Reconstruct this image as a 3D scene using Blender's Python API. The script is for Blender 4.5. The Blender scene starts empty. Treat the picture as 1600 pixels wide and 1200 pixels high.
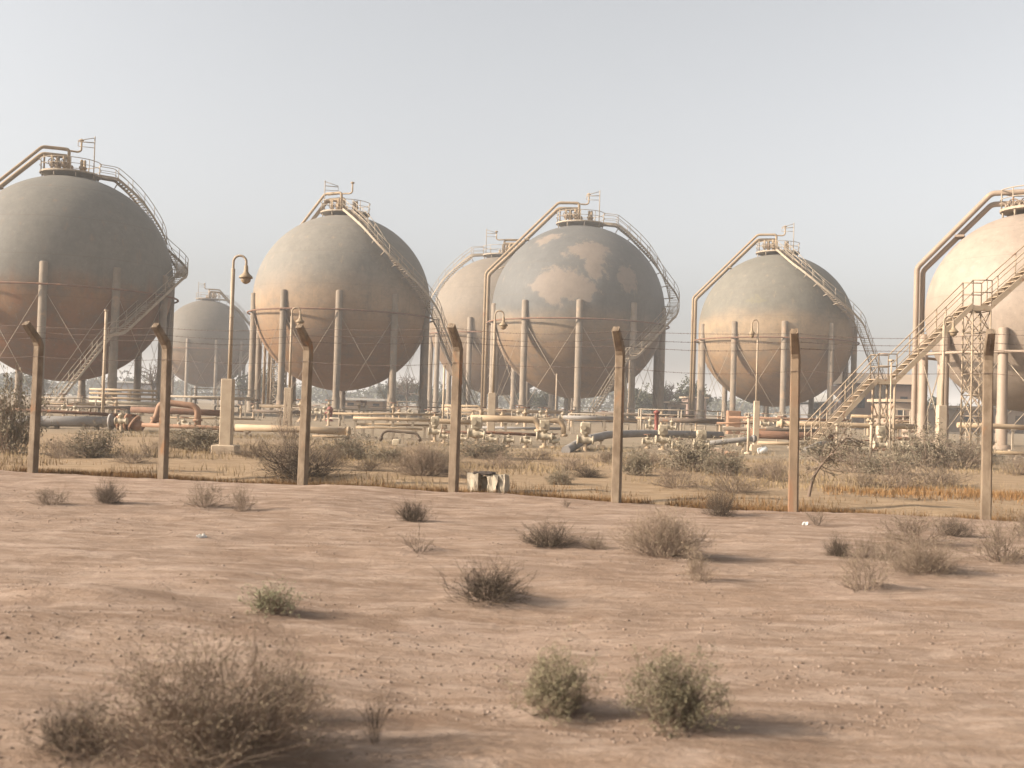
import bpy, math, random
import numpy as np
from mathutils import Vector, Matrix

random.seed(7)
scene = bpy.context.scene
COL = scene.collection
R_ = math.radians

# ------------------------------------------------------------------ camera model
F = 1700.0            # focal length in pixels of the 1600x1200 photograph
HC = 1.5
PITCH, ROLL = math.atan(34 / F), R_(1.7)
fw = Vector((0, math.cos(PITCH), math.sin(PITCH)))
r0 = Vector((1, 0, 0)); u0 = r0.cross(fw)
rt = r0 * math.cos(ROLL) + u0 * math.sin(ROLL)
up = u0 * math.cos(ROLL) - r0 * math.sin(ROLL)
CAM = Vector((0, 0, HC))

def ray(px, py):
    return fw + rt * ((px - 800) / F) + up * ((600 - py) / F)

def at(px, py, Y):
    d = ray(px, py)
    return CAM + d * (Y / d.y)

# ------------------------------------------------------------------ terrain
FA, FB = Vector((-9.05, 20.7, 0)), Vector((7.16, 16.35, 0))   # first and seventh fence post
FD = (FB - FA).normalized()
FN = Vector((-FD.y, FD.x, 0))                                 # away from the camera

def _hash(ix, iy, s):
    n = (ix * 374761393 + iy * 668265263 + s * 974634777) & 0xFFFFFFFF
    n = ((n ^ (n >> 13)) * 1274126177) & 0xFFFFFFFF
    n = n ^ (n >> 16)
    return (n & 0xFFFF) / 65535.0

def vnoise(x, y, s=0):
    x = np.asarray(x, float); y = np.asarray(y, float)
    ix = np.floor(x).astype(np.int64); iy = np.floor(y).astype(np.int64)
    fx = x - ix; fy = y - iy
    fx = fx * fx * (3 - 2 * fx); fy = fy * fy * (3 - 2 * fy)
    a = _hash(ix, iy, s); b = _hash(ix + 1, iy, s); c = _hash(ix, iy + 1, s); d = _hash(ix + 1, iy + 1, s)
    return (a * (1 - fx) + b * fx) * (1 - fy) + (c * (1 - fx) + d * fx) * fy - 0.5

def gauss(x, y, cx, cy, sx, sy):
    return np.exp(-((x - cx) / sx) ** 2 - ((y - cy) / sy) ** 2)

MOUNDS = []   # filled below: (x, y, sx, sy, h)

def gz(x, y):
    x = np.asarray(x, float); y = np.asarray(y, float)
    fd = (x - FA.x) * FN.x + (y - FA.y) * FN.y
    near = 1 / (1 + np.exp((fd - 0.2) * 4))
    h = vnoise(x * .23, y * .3, 1) * .10 * near + vnoise(x * .8, y * 1.1, 2) * .06
    h = h + vnoise(x * 2.6, y * 3.4, 3) * .022 + vnoise(x * 7, y * 9, 4) * .014 * near
    h = h - .16 * np.exp(-((fd - 1.1) / .8) ** 2)          # shallow ditch behind the posts
    h = h + .10 * np.exp(-((fd + .5) / .55) ** 2) * (vnoise(x * .5, y * .5, 6) + .35)
    far = 1 / (1 + np.exp(-(fd - 30) * .3))
    h = h * (1 - far)
    for (mx, my, sx, sy, mh) in MOUNDS:
        h = h + mh * gauss(x, y, mx, my, sx, sy)
    return h

def gpt(px, py):
    """point where the pixel's ray meets the ground"""
    d = ray(px, py); z = 0.0
    for _ in range(6):
        t = (z - HC) / d.z
        p = CAM + d * t
        z = float(gz(p.x, p.y))
    return Vector((p.x, p.y, z))

for (px, py, sx, sy, mh) in [(120, 940, .55, .30, .10), (40, 985, .8, .4, .09), (300, 975, .6, .3, .05), (900, 1175, .9, .28, .07), (1500, 1010, 1.2, .5, .04), (420, 1085, .5, .3, .08), (300, 1150, .7, .35, .09)]:
    d = ray(px, py); p = CAM + d * (-HC / d.z)
    MOUNDS.append((p.x, p.y, sx, sy, mh))
for (px, py, w_) in [(762, 932, 120), (866, 1100, 110), (1053, 1126, 120), (1035, 862, 115), (860, 843, 90), (1430, 845, 100), (1440, 886, 95), (1565, 870, 80), (1350, 915, 70), (425, 955, 70), (655, 859, 60)]:
    d = ray(px, py); p = CAM + d * (-HC / d.z); k_ = p.y / F
    MOUNDS.append((p.x + .1 * w_ * k_, p.y, .5 * w_ * k_, .4 * w_ * k_, .055 * min(1.0, w_ * k_ * 2)))   # blown sand round the bushes

# ------------------------------------------------------------------ mesh building
class MB:
    def __init__(s): s.v = []; s.f = []; s.sm = []
    def add(s, vs, fs, smooth=False):
        o = len(s.v); s.v += [tuple(v) for v in vs]
        s.f += [tuple(i + o for i in f) for f in fs]; s.sm += [smooth] * len(fs)
        return s
    def box(s, c, size, rz=0, M=None):
        hx, hy, hz = size[0] / 2, size[1] / 2, size[2] / 2
        m = M if M is not None else Matrix.Rotation(rz, 3, 'Z')
        c = Vector(c)
        vs = [c + m @ Vector((x * hx, y * hy, z * hz)) for x in (-1, 1) for y in (-1, 1) for z in (-1, 1)]
        return s.add(vs, [(0, 1, 3, 2), (4, 6, 7, 5), (0, 4, 5, 1), (2, 3, 7, 6), (0, 2, 6, 4), (1, 5, 7, 3)])
    def cbox(s, c, size, ch=.01, rz=0):
        """box with chamfered vertical edges and top"""
        hx, hy, hz = size[0] / 2, size[1] / 2, size[2] / 2
        m = Matrix.Rotation(rz, 3, 'Z'); c = Vector(c)
        def ring(x, y, k, z): return [c + m @ Vector(p) for p in ((-x + k, -y, z), (x - k, -y, z), (x, -y + k, z), (x, y - k, z), (x - k, y, z), (-x + k, y, z), (-x, y - k, z), (-x, -y + k, z))]
        vs = ring(hx, hy, ch, -hz) + ring(hx, hy, ch, hz - ch) + ring(hx - ch, hy - ch, ch, hz)
        fs = [tuple(range(7, -1, -1)), tuple(range(16, 24))]
        for k in (0, 8):
            fs += [(k + i, k + (i + 1) % 8, k + 8 + (i + 1) % 8, k + 8 + i) for i in range(8)]
        return s.add(vs, fs)
    def tube(s, pts, r, n=8, closed=False, cap=True, smooth=True, r1=None):
        pts = [Vector(p) for p in pts]; N = len(pts)
        def tan(i):
            if closed: t = pts[(i + 1) % N] - pts[(i - 1) % N]
            else: t = pts[min(i + 1, N - 1)] - pts[max(i - 1, 0)]
            return t.normalized() if t.length > 1e-9 else Vector((0, 0, 1))
        t = tan(0); a = Vector((0, 0, 1)) if abs(t.z) < .9 else Vector((1, 0, 0))
        nrm = (a - t * a.dot(t)).normalized()
        vs = []
        for i in range(N):
            t = tan(i); nrm = (nrm - t * nrm.dot(t))
            nrm = nrm.normalized() if nrm.length > 1e-6 else Vector((1, 0, 0))
            b = t.cross(nrm)
            k = 1.0
            if 0 < i < N - 1 and not closed:
                ca = max(-1, min(1, (pts[i] - pts[i - 1]).normalized().dot((pts[i + 1] - pts[i]).normalized())))
                k = 1 / max(.5, math.cos(math.acos(ca) / 2))
            rr = r if r1 is None else r + (r1 - r) * i / (N - 1)
            for j in range(n):
                w = 2 * math.pi * (j + .5) / n
                vs.append(pts[i] + (nrm * math.cos(w) + b * math.sin(w)) * rr * (k ** .5))
        fs = []
        for i in range(N if closed else N - 1):
            i2 = (i + 1) % N
            fs += [(i * n + j, i * n + (j + 1) % n, i2 * n + (j + 1) % n, i2 * n + j) for j in range(n)]
        s.add(vs, fs, smooth)
        if cap and not closed:
            o = len(s.v) - len(vs)
            s.f.append(tuple(o + j for j in range(n - 1, -1, -1))); s.sm.append(False)
            s.f.append(tuple(o + (N - 1) * n + j for j in range(n))); s.sm.append(False)
        return s
    def bar(s, a, b, r, n=6): return s.tube([a, b], r, n)
    def rod(s, a, b, w, h):
        """rectangular bar with its height kept upright"""
        a, b = Vector(a), Vector(b); t = (b - a); L = t.length; t.normalize()
        side = t.cross(Vector((0, 0, 1)))
        side = side.normalized() if side.length > 1e-6 else Vector((1, 0, 0))
        upv = side.cross(t)
        M = Matrix((side, t, upv)).transposed()
        return s.box((a + b) / 2, (w, L, h), M=M)
    def lathe(s, prof, c=(0, 0, 0), n=20, smooth=True, M=None):
        c = Vector(c); vs = []
        for (r, z) in prof:
            for j in range(n):
                w = 2 * math.pi * j / n
                p = Vector((r * math.cos(w), r * math.sin(w), z))
                vs.append(c + (M @ p if M is not None else p))
        fs = []
        for i in range(len(prof) - 1):
            fs += [(i * n + j, i * n + (j + 1) % n, (i + 1) * n + (j + 1) % n, (i + 1) * n + j) for j in range(n)]
        s.add(vs, fs, smooth)
        o = len(s.v) - len(vs)
        if prof[0][0] > 1e-4: s.f.append(tuple(o + j for j in range(n - 1, -1, -1))); s.sm.append(False)
        if prof[-1][0] > 1e-4: s.f.append(tuple(o + (len(prof) - 1) * n + j for j in range(n))); s.sm.append(False)
        return s
    def ring(s, c, R, r, n=48, m=8, axis='Z'):
        pts = []
        for i in range(n):
            w = 2 * math.pi * i / n
            p = {'Z': (R * math.cos(w), R * math.sin(w), 0), 'Y': (R * math.cos(w), 0, R * math.sin(w)), 'X': (0, R * math.cos(w), R * math.sin(w))}[axis]
            pts.append(Vector(c) + Vector(p))
        return s.tube(pts, r, m, closed=True)
    def build(s, name, mat, parent=None):
        me = bpy.data.meshes.new(name)
        me.from_pydata(s.v, [], s.f); me.validate()
        if len(s.sm) == len(me.polygons): me.polygons.foreach_set('use_smooth', s.sm)
        me.update()
        o = bpy.data.objects.new(name, me); COL.objects.link(o)
        for m in (mat if isinstance(mat, (list, tuple)) else [mat]): me.materials.append(m)
        if parent: o.parent = parent
        return o

def tri_mesh(name, co, faces, mat, parent=None, nv=3):
    """fast mesh from numpy arrays: co (N,3), faces (M,nv)"""
    me = bpy.data.meshes.new(name)
    co = np.asarray(co, np.float32); faces = np.asarray(faces, np.int32)
    me.vertices.add(len(co)); me.vertices.foreach_set('co', co.ravel())
    me.loops.add(faces.size); me.loops.foreach_set('vertex_index', faces.ravel())
    me.polygons.add(len(faces)); me.polygons.foreach_set('loop_start', np.arange(0, faces.size, nv, dtype=np.int32))
    me.update(calc_edges=True); me.validate()
    me.materials.append(mat)
    o = bpy.data.objects.new(name, me); COL.objects.link(o)
    if parent: o.parent = parent
    return o

def fillet(pts, rad, n=5):
    pts = [Vector(p) for p in pts]; out = [pts[0]]
    for i in range(1, len(pts) - 1):
        a, b, c = pts[i - 1], pts[i], pts[i + 1]
        r = min(rad, (a - b).length * .45, (c - b).length * .45)
        p, q = b + (a - b).normalized() * r, b + (c - b).normalized() * r
        for k in range(n + 1):
            t = k / n
            out.append(p * (1 - t) ** 2 + b * 2 * t * (1 - t) + q * t * t)
    return out + [pts[-1]]

def tag(o, label=None, cat=None, group=None, kind=None):
    if label: o['label'] = label
    if cat: o['category'] = cat
    if group: o['group'] = group
    if kind: o['kind'] = kind
    return o

def thing(name, loc, label, cat, group=None, rz=0):
    o = bpy.data.objects.new(name, None); COL.objects.link(o)
    o.empty_display_size = .2
    o.location = loc; o.rotation_euler = (0, 0, rz)
    return tag(o, label, cat, group)

def dup(root, loc, rz=0, label=None, scale=None):
    r = root.copy(); COL.objects.link(r); r.location = loc; r.rotation_euler = (0, 0, rz)
    if label: r['label'] = label
    if scale is not None: r.scale = scale
    for ch in list(root.children):
        c = ch.copy(); COL.objects.link(c); c.parent = r
        for g in list(ch.children):
            d = g.copy(); COL.objects.link(d); d.parent = c
    return r

# ------------------------------------------------------------------ materials
def nt(name):
    m = bpy.data.materials.new(name); m.use_nodes = True
    t = m.node_tree; b = t.nodes['Principled BSDF']
    return m, t, b

def N(t, typ, **kw):
    n = t.nodes.new(typ)
    for k, v in kw.items(): setattr(n, k, v)
    return n

def noise(t, vec, scale, detail=5, rough=.6, dist=0):
    n = N(t, 'ShaderNodeTexNoise'); n.inputs['Scale'].default_value = scale
    n.inputs['Detail'].default_value = detail; n.inputs['Roughness'].default_value = rough
    n.inputs['Distortion'].default_value = dist
    if vec is not None: t.links.new(vec, n.inputs['Vector'])
    return n.outputs['Fac']

def rng_(t, val, a, b, c=0, d=1, smooth=True):
    n = N(t, 'ShaderNodeMapRange')
    if smooth: n.interpolation_type = 'SMOOTHSTEP'
    for i, v in zip(('From Min', 'From Max', 'To Min', 'To Max'), (a, b, c, d)): n.inputs[i].default_value = v
    t.links.new(val, n.inputs['Value'])
    return n.outputs['Result']

ALB = .80            # every colour below is scaled by this real-world albedo calibration
def mixc(t, fac, a, b, mode='MIX'):
    n = N(t, 'ShaderNodeMix', data_type='RGBA', blend_type=mode)
    for sock, v in ((n.inputs[0], fac), (n.inputs[6], a), (n.inputs[7], b)):
        if hasattr(v, 'is_output'): t.links.new(v, sock)
        elif isinstance(v, (tuple, list)): sock.default_value = (*[x * ALB for x in v], 1)
        else: sock.default_value = v
    return n.outputs[2]

def math_(t, op, a, b=None):
    n = N(t, 'ShaderNodeMath', operation=op)
    for i, v in enumerate((a, b)):
        if v is None: continue
        if hasattr(v, 'is_output'): t.links.new(v, n.inputs[i])
        else: n.inputs[i].default_value = v
    return n.outputs[0]

def coords(t, kind='Object', scale=(1, 1, 1), rand=True):
    tc = N(t, 'ShaderNodeTexCoord')
    mp = N(t, 'ShaderNodeMapping'); mp.inputs['Scale'].default_value = scale
    src = tc.outputs[kind]
    if rand:
        oi = N(t, 'ShaderNodeObjectInfo')
        ad = N(t, 'ShaderNodeVectorMath', operation='ADD')
        ml = N(t, 'ShaderNodeVectorMath', operation='SCALE')
        cx = N(t, 'ShaderNodeCombineXYZ')
        for i in range(3): t.links.new(oi.outputs['Random'], cx.inputs[i])
        t.links.new(cx.outputs[0], ml.inputs[0]); ml.inputs['Scale'].default_value = 37.0
        t.links.new(src, ad.inputs[0]); t.links.new(ml.outputs[0], ad.inputs[1])
        src = ad.outputs[0]
    t.links.new(src, mp.inputs['Vector'])
    return mp.outputs['Vector']

def bump(t, b, h, strength=.3, dist=.02):
    n = N(t, 'ShaderNodeBump'); n.inputs['Strength'].default_value = strength; n.inputs['Distance'].default_value = dist
    t.links.new(h, n.inputs['Height']); t.links.new(n.outputs[0], b.inputs['Normal'])

def pmat(name, c1, c2, scale=2.0, rough=.8, bs=25, bst=.25, bd=.01, c3=None, t3=(.58, .66), s3=3.0, stretch=(1, 1, 1), metal=0, coord='Object', rand=True):
    m, t, b = nt(name)
    v = coords(t, coord, stretch, rand)
    f = rng_(t, noise(t, v, scale, 8, .65), .3, .7)
    c = mixc(t, f, c1, c2)
    if c3 is not None:
        f3 = rng_(t, noise(t, v, s3, 7, .62, .4), *t3)
        c = mixc(t, f3, c, c3)
    t.links.new(c, b.inputs['Base Color'])
    b.inputs['Roughness'].default_value = rough; b.inputs['Metallic'].default_value = metal
    b.inputs['Specular IOR Level'].default_value = .3
    if bst: bump(t, b, noise(t, v, bs, 6, .6), bst, bd)
    return m

M = {}
M['concrete'] = pmat('weathered_concrete', (.265, .198, .135), (.15, .105, .068), 6, .9, 60, .5, .01, c3=(.30, .15, .07), t3=(.56, .70), s3=2.0, stretch=(1, 1, .5))
M['rustpost'] = pmat('rust_stained_concrete', (.25, .175, .112), (.17, .118, .075), 6, .9, 60, .35, .01, c3=(.25, .135, .075), t3=(.48, .68), s3=2.2, stretch=(1, 1, .3))
M['plinth'] = pmat('pale_concrete', (.52, .41, .29), (.42, .32, .225), 3, .9, 40, .3, .01, c3=(.34, .25, .17), t3=(.62, .74))
M['legs'] = pmat('dusty_column', (.265, .208, .152), (.19, .148, .107), .8, .85, 20, .2, .02, c3=(.33, .22, .14), t3=(.56, .7), s3=.7)
M['cream'] = pmat('cream_paint', (.33, .245, .178), (.285, .21, .15), .7, .6, 20, .08, .01, c3=(.44, .30, .19), t3=(.64, .75), s3=1.5)
M['pipe_cream'] = pmat('dusty_cream_pipe', (.47, .345, .22), (.37, .265, .165), 1.2, .7, 30, .15, .01, c3=(.36, .20, .11), t3=(.60, .72), s3=2)
M['ochre'] = pmat('ochre_pipe', (.36, .26, .155), (.28, .195, .115), 1.0, .7, 30, .15, .01, c3=(.30, .17, .09), t3=(.58, .7), s3=1.4)
M['steel'] = pmat('dusty_steel', (.40, .325, .24), (.31, .245, .175), 2, .75, 30, .1, .01, c3=(.30, .17, .09), t3=(.58, .7))
M['darksteel'] = pmat('brown_steel', (.17, .125, .09), (.12, .09, .065), 2, .8, 30, .1, .01, c3=(.24, .12, .06))
M['rust'] = pmat('rusty_pipe', (.22, .115, .07), (.15, .085, .055), 2, .85, 40, .3, .01, c3=(.33, .15, .07))
M['orange'] = pmat('orange_primer_pipe', (.35, .20, .12), (.26, .15, .09), 2, .75, 40, .2, .01, c3=(.30, .15, .09))
M['greypipe'] = pmat('grey_lagged_pipe', (.30, .272, .245), (.235, .21, .185), 1.5, .65, 30, .15, .01, c3=(.30, .22, .16))
M['valve'] = pmat('pale_valve_paint', (.50, .42, .30), (.40, .32, .22), 5, .6, 40, .1, .01, c3=(.38, .24, .14), t3=(.6, .72), s3=4)
M['lamp'] = pmat('lamp_metal', (.34, .25, .155), (.26, .19, .12), 5, .6, 40, .1)
M['polepaint'] = pmat('pale_pole_paint', (.42, .325, .23), (.34, .26, .18), 3, .7, 30, .1)
M['stair'] = pmat('tan_stair_paint', (.42, .32, .22), (.34, .255, .17), 2, .75, 30, .1, c3=(.28, .16, .09))
M['wire'] = pmat('rusty_wire', (.16, .11, .085), (.12, .085, .07), 5, .8, 40, 0)
M['white'] = pmat('white_enamel', (.80, .78, .74), (.68, .64, .58), 5, .5, 40, .1)
M['rubble'] = pmat('broken_white_masonry', (.56, .475, .36), (.44, .36, .26), 6, .95, 40, .6, .02, c3=(.34, .24, .16), t3=(.54, .66), s3=5)
M['soot'] = pmat('sooty_masonry', (.045, .035, .03), (.09, .065, .05), 5, .95, 30, .5, .02)
M['wall_tan'] = pmat('tan_render', (.38, .28, .20), (.32, .235, .17), .4, .9, 10, .1)
M['wall_grey'] = pmat('grey_render', (.26, .255, .26), (.21, .205, .21), .4, .9, 10, .1)
M['wall_brown'] = pmat('brown_brick', (.27, .18, .135), (.22, .15, .115), .5, .9, 10, .1)
M['roof_pale'] = pmat('pale_roof_sheet', (.58, .56, .52), (.48, .45, .41), .4, .7, 10, .1)
M['roof_tan'] = pmat('tan_roof', (.46, .34, .24), (.40, .30, .21), .4, .9, 10, .1)
M['glass'] = pmat('dark_window', (.035, .04, .045), (.05, .05, .05), .5, .25, 10, 0)

def island_mat(name, cols, rough=.85, trans=.0):
    m, t, b = nt(name)
    g = N(t, 'ShaderNodeNewGeometry')
    oi = N(t, 'ShaderNodeObjectInfo')
    cr = N(t, 'ShaderNodeValToRGB')
    els = cr.color_ramp.elements
    while len(els) < len(cols): els.new(.5)
    for i, c in enumerate(cols):
        els[i].position = i / (len(cols) - 1); els[i].color = (*[x * ALB for x in c], 1)
    t.links.new(g.outputs['Random Per Island'], cr.inputs[0])
    h = N(t, 'ShaderNodeHueSaturation')
    t.links.new(cr.outputs[0], h.inputs['Color'])
    t.links.new(rng_(t, oi.outputs['Random'], 0, 1, .8, 1.2, False), h.inputs['Value'])
    t.links.new(h.outputs[0], b.inputs['Base Color'])
    b.inputs['Roughness'].default_value = rough; b.inputs['Specular IOR Level'].default_value = .15
    return m

M['twig'] = island_mat('dry_twigs', [(.20, .145, .105), (.30, .22, .16), (.15, .105, .08), (.35, .27, .195)])
M['twig_dark'] = island_mat('dark_twigs', [(.085, .062, .046), (.13, .095, .07), (.065, .048, .036)])
M['leaf_dry'] = island_mat('dry_leaves', [(.28, .215, .14), (.20, .155, .105), (.34, .27, .18)])
M['leaf_olive'] = island_mat('olive_leaves', [(.185, .162, .095), (.235, .20, .125), (.145, .126, .075), (.285, .245, .16)])
M['leaf_grey'] = island_mat('grey_green_leaves', [(.21, .178, .12), (.26, .215, .15), (.155, .135, .09)])
M['leaf_pale'] = island_mat('pale_green_leaves', [(.26, .255, .15), (.33, .31, .19), (.21, .205, .12)])
M['leaf_far'] = island_mat('far_tree_leaves', [(.07, .075, .045), (.10, .10, .06), (.055, .06, .04)])
M['bark'] = pmat('bark', (.15, .11, .08), (.10, .075, .055), 6, .95, 30, .5)
M['grass'] = island_mat('dry_yellow_grass', [(.34, .24, .125), (.27, .19, .10), (.38, .28, .155), (.24, .17, .095)])
M['weed'] = island_mat('rust_coloured_weeds', [(.22, .115, .045), (.18, .09, .035), (.26, .15, .06), (.20, .125, .06)])
M['stone'] = island_mat('small_stones', [(.30, .21, .155), (.24, .165, .12), (.37, .28, .22), (.19, .13, .095)])

# tank shells ---------------------------------------------------------
def shell_mat(name, upper, lower, zc, R, split=.05, soft=.35, streak=(.22, .13, .08), streak_t=(.56, .72), patches=(), patch_col=(.44, .33, .26), spec=.14, rough=.66, white=(), lowbrown=.8):
    m, t, b = nt(name)
    tc = N(t, 'ShaderNodeTexCoord'); P = tc.outputs['Object']
    sep = N(t, 'ShaderNodeSeparateXYZ'); t.links.new(P, sep.inputs[0])
    zn = math_(t, 'DIVIDE', math_(t, 'SUBTRACT', sep.outputs['Z'], zc), R)
    def mapped(sc):
        mp = N(t, 'ShaderNodeMapping'); mp.inputs['Scale'].default_value = sc; t.links.new(P, mp.inputs[0]); return mp.outputs[0]
    big = noise(t, mapped((.12, .12, .22)), 1.0, 6, .6)
    edge = math_(t, 'ADD', zn, math_(t, 'MULTIPLY', math_(t, 'SUBTRACT', big, .5), .45))
    f = rng_(t, edge, split - soft / 2, split + soft / 2)
    fine = noise(t, mapped((1, 1, 1)), 1.3, 9, .7)
    up_ = mixc(t, rng_(t, fine, .3, .7), tuple(c * .88 for c in upper), tuple(c * 1.10 for c in upper))
    lo_ = mixc(t, rng_(t, fine, .3, .7), tuple(c * .85 for c in lower), tuple(c * 1.12 for c in lower))
    c = mixc(t, f, lo_, up_)
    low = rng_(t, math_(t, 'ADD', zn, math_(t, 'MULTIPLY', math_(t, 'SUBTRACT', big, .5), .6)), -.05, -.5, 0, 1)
    c = mixc(t, math_(t, 'MULTIPLY', low, lowbrown), c, tuple(a * b for a, b in zip(lower, (.80, .64, .50))))  # shell colour turns darker and browner towards the bottom, edge broken by noise
    dr = noise(t, mapped((1.5, 1.5, .06)), 1.0, 6, .7)
    c = mixc(t, math_(t, 'MULTIPLY', rng_(t, dr, .55, .70), .38), c, tuple(x * .62 for x in upper))
    c = mixc(t, math_(t, 'MULTIPLY', rng_(t, dr, .42, .30), .30), c, tuple(min(1, x * 1.35) for x in lower))
    # rust runs down from the ring, dust streaks
    st = noise(t, mapped((.55, .55, .05)), 1.0, 7, .65)
    sm = math_(t, 'MULTIPLY', rng_(t, st, *streak_t), rng_(t, zn, .12, -.25, 0, 1))
    c = mixc(t, math_(t, 'MULTIPLY', sm, .75 if lowbrown > .5 else .3), c, streak)
    mo = noise(t, mapped((.35, .35, .5)), 1.0, 8, .7)
    c = mixc(t, math_(t, 'MULTIPLY', rng_(t, mo, .47, .66), .45), c, tuple(x * .78 for x in upper))
    gr = noise(t, mapped((1, 1, 1)), 3.2, 6, .75)
    c = mixc(t, math_(t, 'MULTIPLY', rng_(t, gr, .54, .68), .35), c, tuple(x * .6 for x in upper))
    c = mixc(t, math_(t, 'MULTIPLY', rng_(t, gr, .44, .32), .30), c, tuple(min(1, x * 1.6) for x in upper))
    # plate seams (horizontal courses)
    seam = None
    for k in (-.62, -.25, .12, .48, .8):
        d = math_(t, 'ABSOLUTE', math_(t, 'SUBTRACT', zn, k))
        l = rng_(t, d, .002, .006, 1, 0)
        seam = l if seam is None else math_(t, 'MAXIMUM', seam, l)
    c = mixc(t, math_(t, 'MULTIPLY', seam, .22), c, tuple(x * .5 for x in lower))
    for plist, pc, amt in ((patches, patch_col, .72), (white, (.42, .37, .31), .3)):
        mask = None
        for (px, pz, rx, rz) in plist:
            py = -math.sqrt(max(.02, 1 - px * px - pz * pz))
            nz = N(t, 'ShaderNodeTexNoise'); nz.inputs['Scale'].default_value = .75; nz.inputs['Detail'].default_value = 10
            nz.inputs['Roughness'].default_value = .72
            t.links.new(P, nz.inputs['Vector'])
            sv = N(t, 'ShaderNodeVectorMath', operation='MULTIPLY_ADD')
            t.links.new(nz.outputs['Color'], sv.inputs[0]); sv.inputs[1].default_value = (R * .50,) * 3
            ad = N(t, 'ShaderNodeVectorMath', operation='ADD'); t.links.new(P, sv.inputs[2])
            t.links.new(sv.outputs[0], ad.inputs[0]); ad.inputs[1].default_value = (-px * R - .25 * R, -py * R - .25 * R, -zc - pz * R - .25 * R)
            sc = N(t, 'ShaderNodeVectorMath', operation='MULTIPLY'); t.links.new(ad.outputs[0], sc.inputs[0])
            sc.inputs[1].default_value = (1 / (rx * R), 1 / (rx * R), 1 / (rz * R))
            ln = N(t, 'ShaderNodeVectorMath', operation='LENGTH'); t.links.new(sc.outputs[0], ln.inputs[0])
            k = rng_(t, ln.outputs['Value'], .85, 1.10, 1, 0)
            mask = k if mask is None else math_(t, 'MAXIMUM', mask, k)
        if mask is not None:
            pcol = mixc(t, rng_(t, fine, .3, .7), tuple(x * .9 for x in pc), tuple(x * 1.08 for x in pc))
            c = mixc(t, math_(t, 'MULTIPLY', mask, amt), c, pcol)
    t.links.new(c, b.inputs['Base Color'])
    t.links.new(rng_(t, fine, .3, .7, rough - .08, rough + .12), b.inputs['Roughness'])
    b.inputs['Specular IOR Level'].default_value = spec
    bump(t, b, noise(t, mapped((1, 1, 1)), .55, 4, .5), .12, .15)
    return m

# ground -------------------------------------------------------------
def ground_mat():
    m, t, b = nt('desert_ground')
    g = N(t, 'ShaderNodeNewGeometry'); P = g.outputs['Position']
    def mp(sc):
        n = N(t, 'ShaderNodeMapping'); n.inputs['Scale'].default_value = sc; t.links.new(P, n.inputs[0]); return n.outputs[0]
    n1 = noise(t, mp((.28, 1.1, .5)), 1.0, 8, .65, .3)
    n2 = noise(t, mp((1.4, 4.6, 3)), 1.0, 9, .72, .4)
    n3 = noise(t, mp((5.5, 15, 10)), 1.0, 7, .72, .3)
    n4 = noise(t, mp((.08, .16, .1)), 1.0, 6, .6)
    c = mixc(t, rng_(t, n1, .32, .68), (.25, .170, .119), (.335, .238, .172))
    c = mixc(t, math_(t, 'MULTIPLY', rng_(t, n2, .45, .66), .9), c, (.42, .315, .243))
    c = mixc(t, math_(t, 'MULTIPLY', rng_(t, n2, .5, .32), .7), c, (.22, .142, .098))
    c = mixc(t, math_(t, 'MULTIPLY', rng_(t, n3, .54, .68), .45), c, (.175, .113, .078))
    c = mixc(t, math_(t, 'MULTIPLY', rng_(t, n3, .44, .30), .6), c, (.50, .39, .31))
    c = mixc(t, math_(t, 'MULTIPLY', rng_(t, n4, .52, .66), .4), c, (.315, .205, .135))
    n5 = noise(t, mp((.55, .8, .6)), 1.0, 7, .68, .6)
    c = mixc(t, math_(t, 'MULTIPLY', rng_(t, n5, .53, .64), .45), c, (.235, .160, .115))
    c = mixc(t, math_(t, 'MULTIPLY', rng_(t, n5, .44, .34), .40), c, (.42, .31, .24))
    # beyond the fence: straw-coloured silt, then grey yard
    dt = N(t, 'ShaderNodeVectorMath', operation='DOT_PRODUCT'); t.links.new(P, dt.inputs[0]); dt.inputs[1].default_value = FN
    fd = math_(t, 'SUBTRACT', dt.outputs['Value'], FA.dot(FN))
    fdn = math_(t, 'ADD', fd, math_(t, 'MULTIPLY', math_(t, 'SUBTRACT', n1, .5), 3.0))
    straw = mixc(t, rng_(t, n2, .35, .65), (.285, .195, .11), (.355, .255, .155))
    c = mixc(t, math_(t, 'MULTIPLY', rng_(t, fdn, .2, 1.0), .8), c, straw)
    yard = mixc(t, rng_(t, n1, .35, .65), (0.245, 0.190, 0.130), (0.310, 0.242, 0.167))
    c = mixc(t, rng_(t, fdn, 14, 22), c, yard)
    t.links.new(c, b.inputs['Base Color'])
    b.inputs['Roughness'].default_value = .95; b.inputs['Specular IOR Level'].default_value = .1
    h = math_(t, 'ADD', math_(t, 'MULTIPLY', noise(t, mp((3, 6, 4)), 1.0, 8, .7), 1.0), math_(t, 'MULTIPLY', noise(t, mp((14, 24, 18)), 1.0, 6, .7), .45))
    bump(t, b, h, .9, .05)
    return m

def axis(lo, hi, fine_lo, fine_hi, step, grow):
    a = list(np.arange(fine_lo, fine_hi, step)); s = step
    x = fine_hi
    while x < hi: a.append(x); s *= grow; x += s
    a.append(hi)
    s = step; x = fine_lo - step
    while x > lo: a.insert(0, x); s *= grow; x -= s
    a.insert(0, lo)
    return np.array(a)

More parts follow.
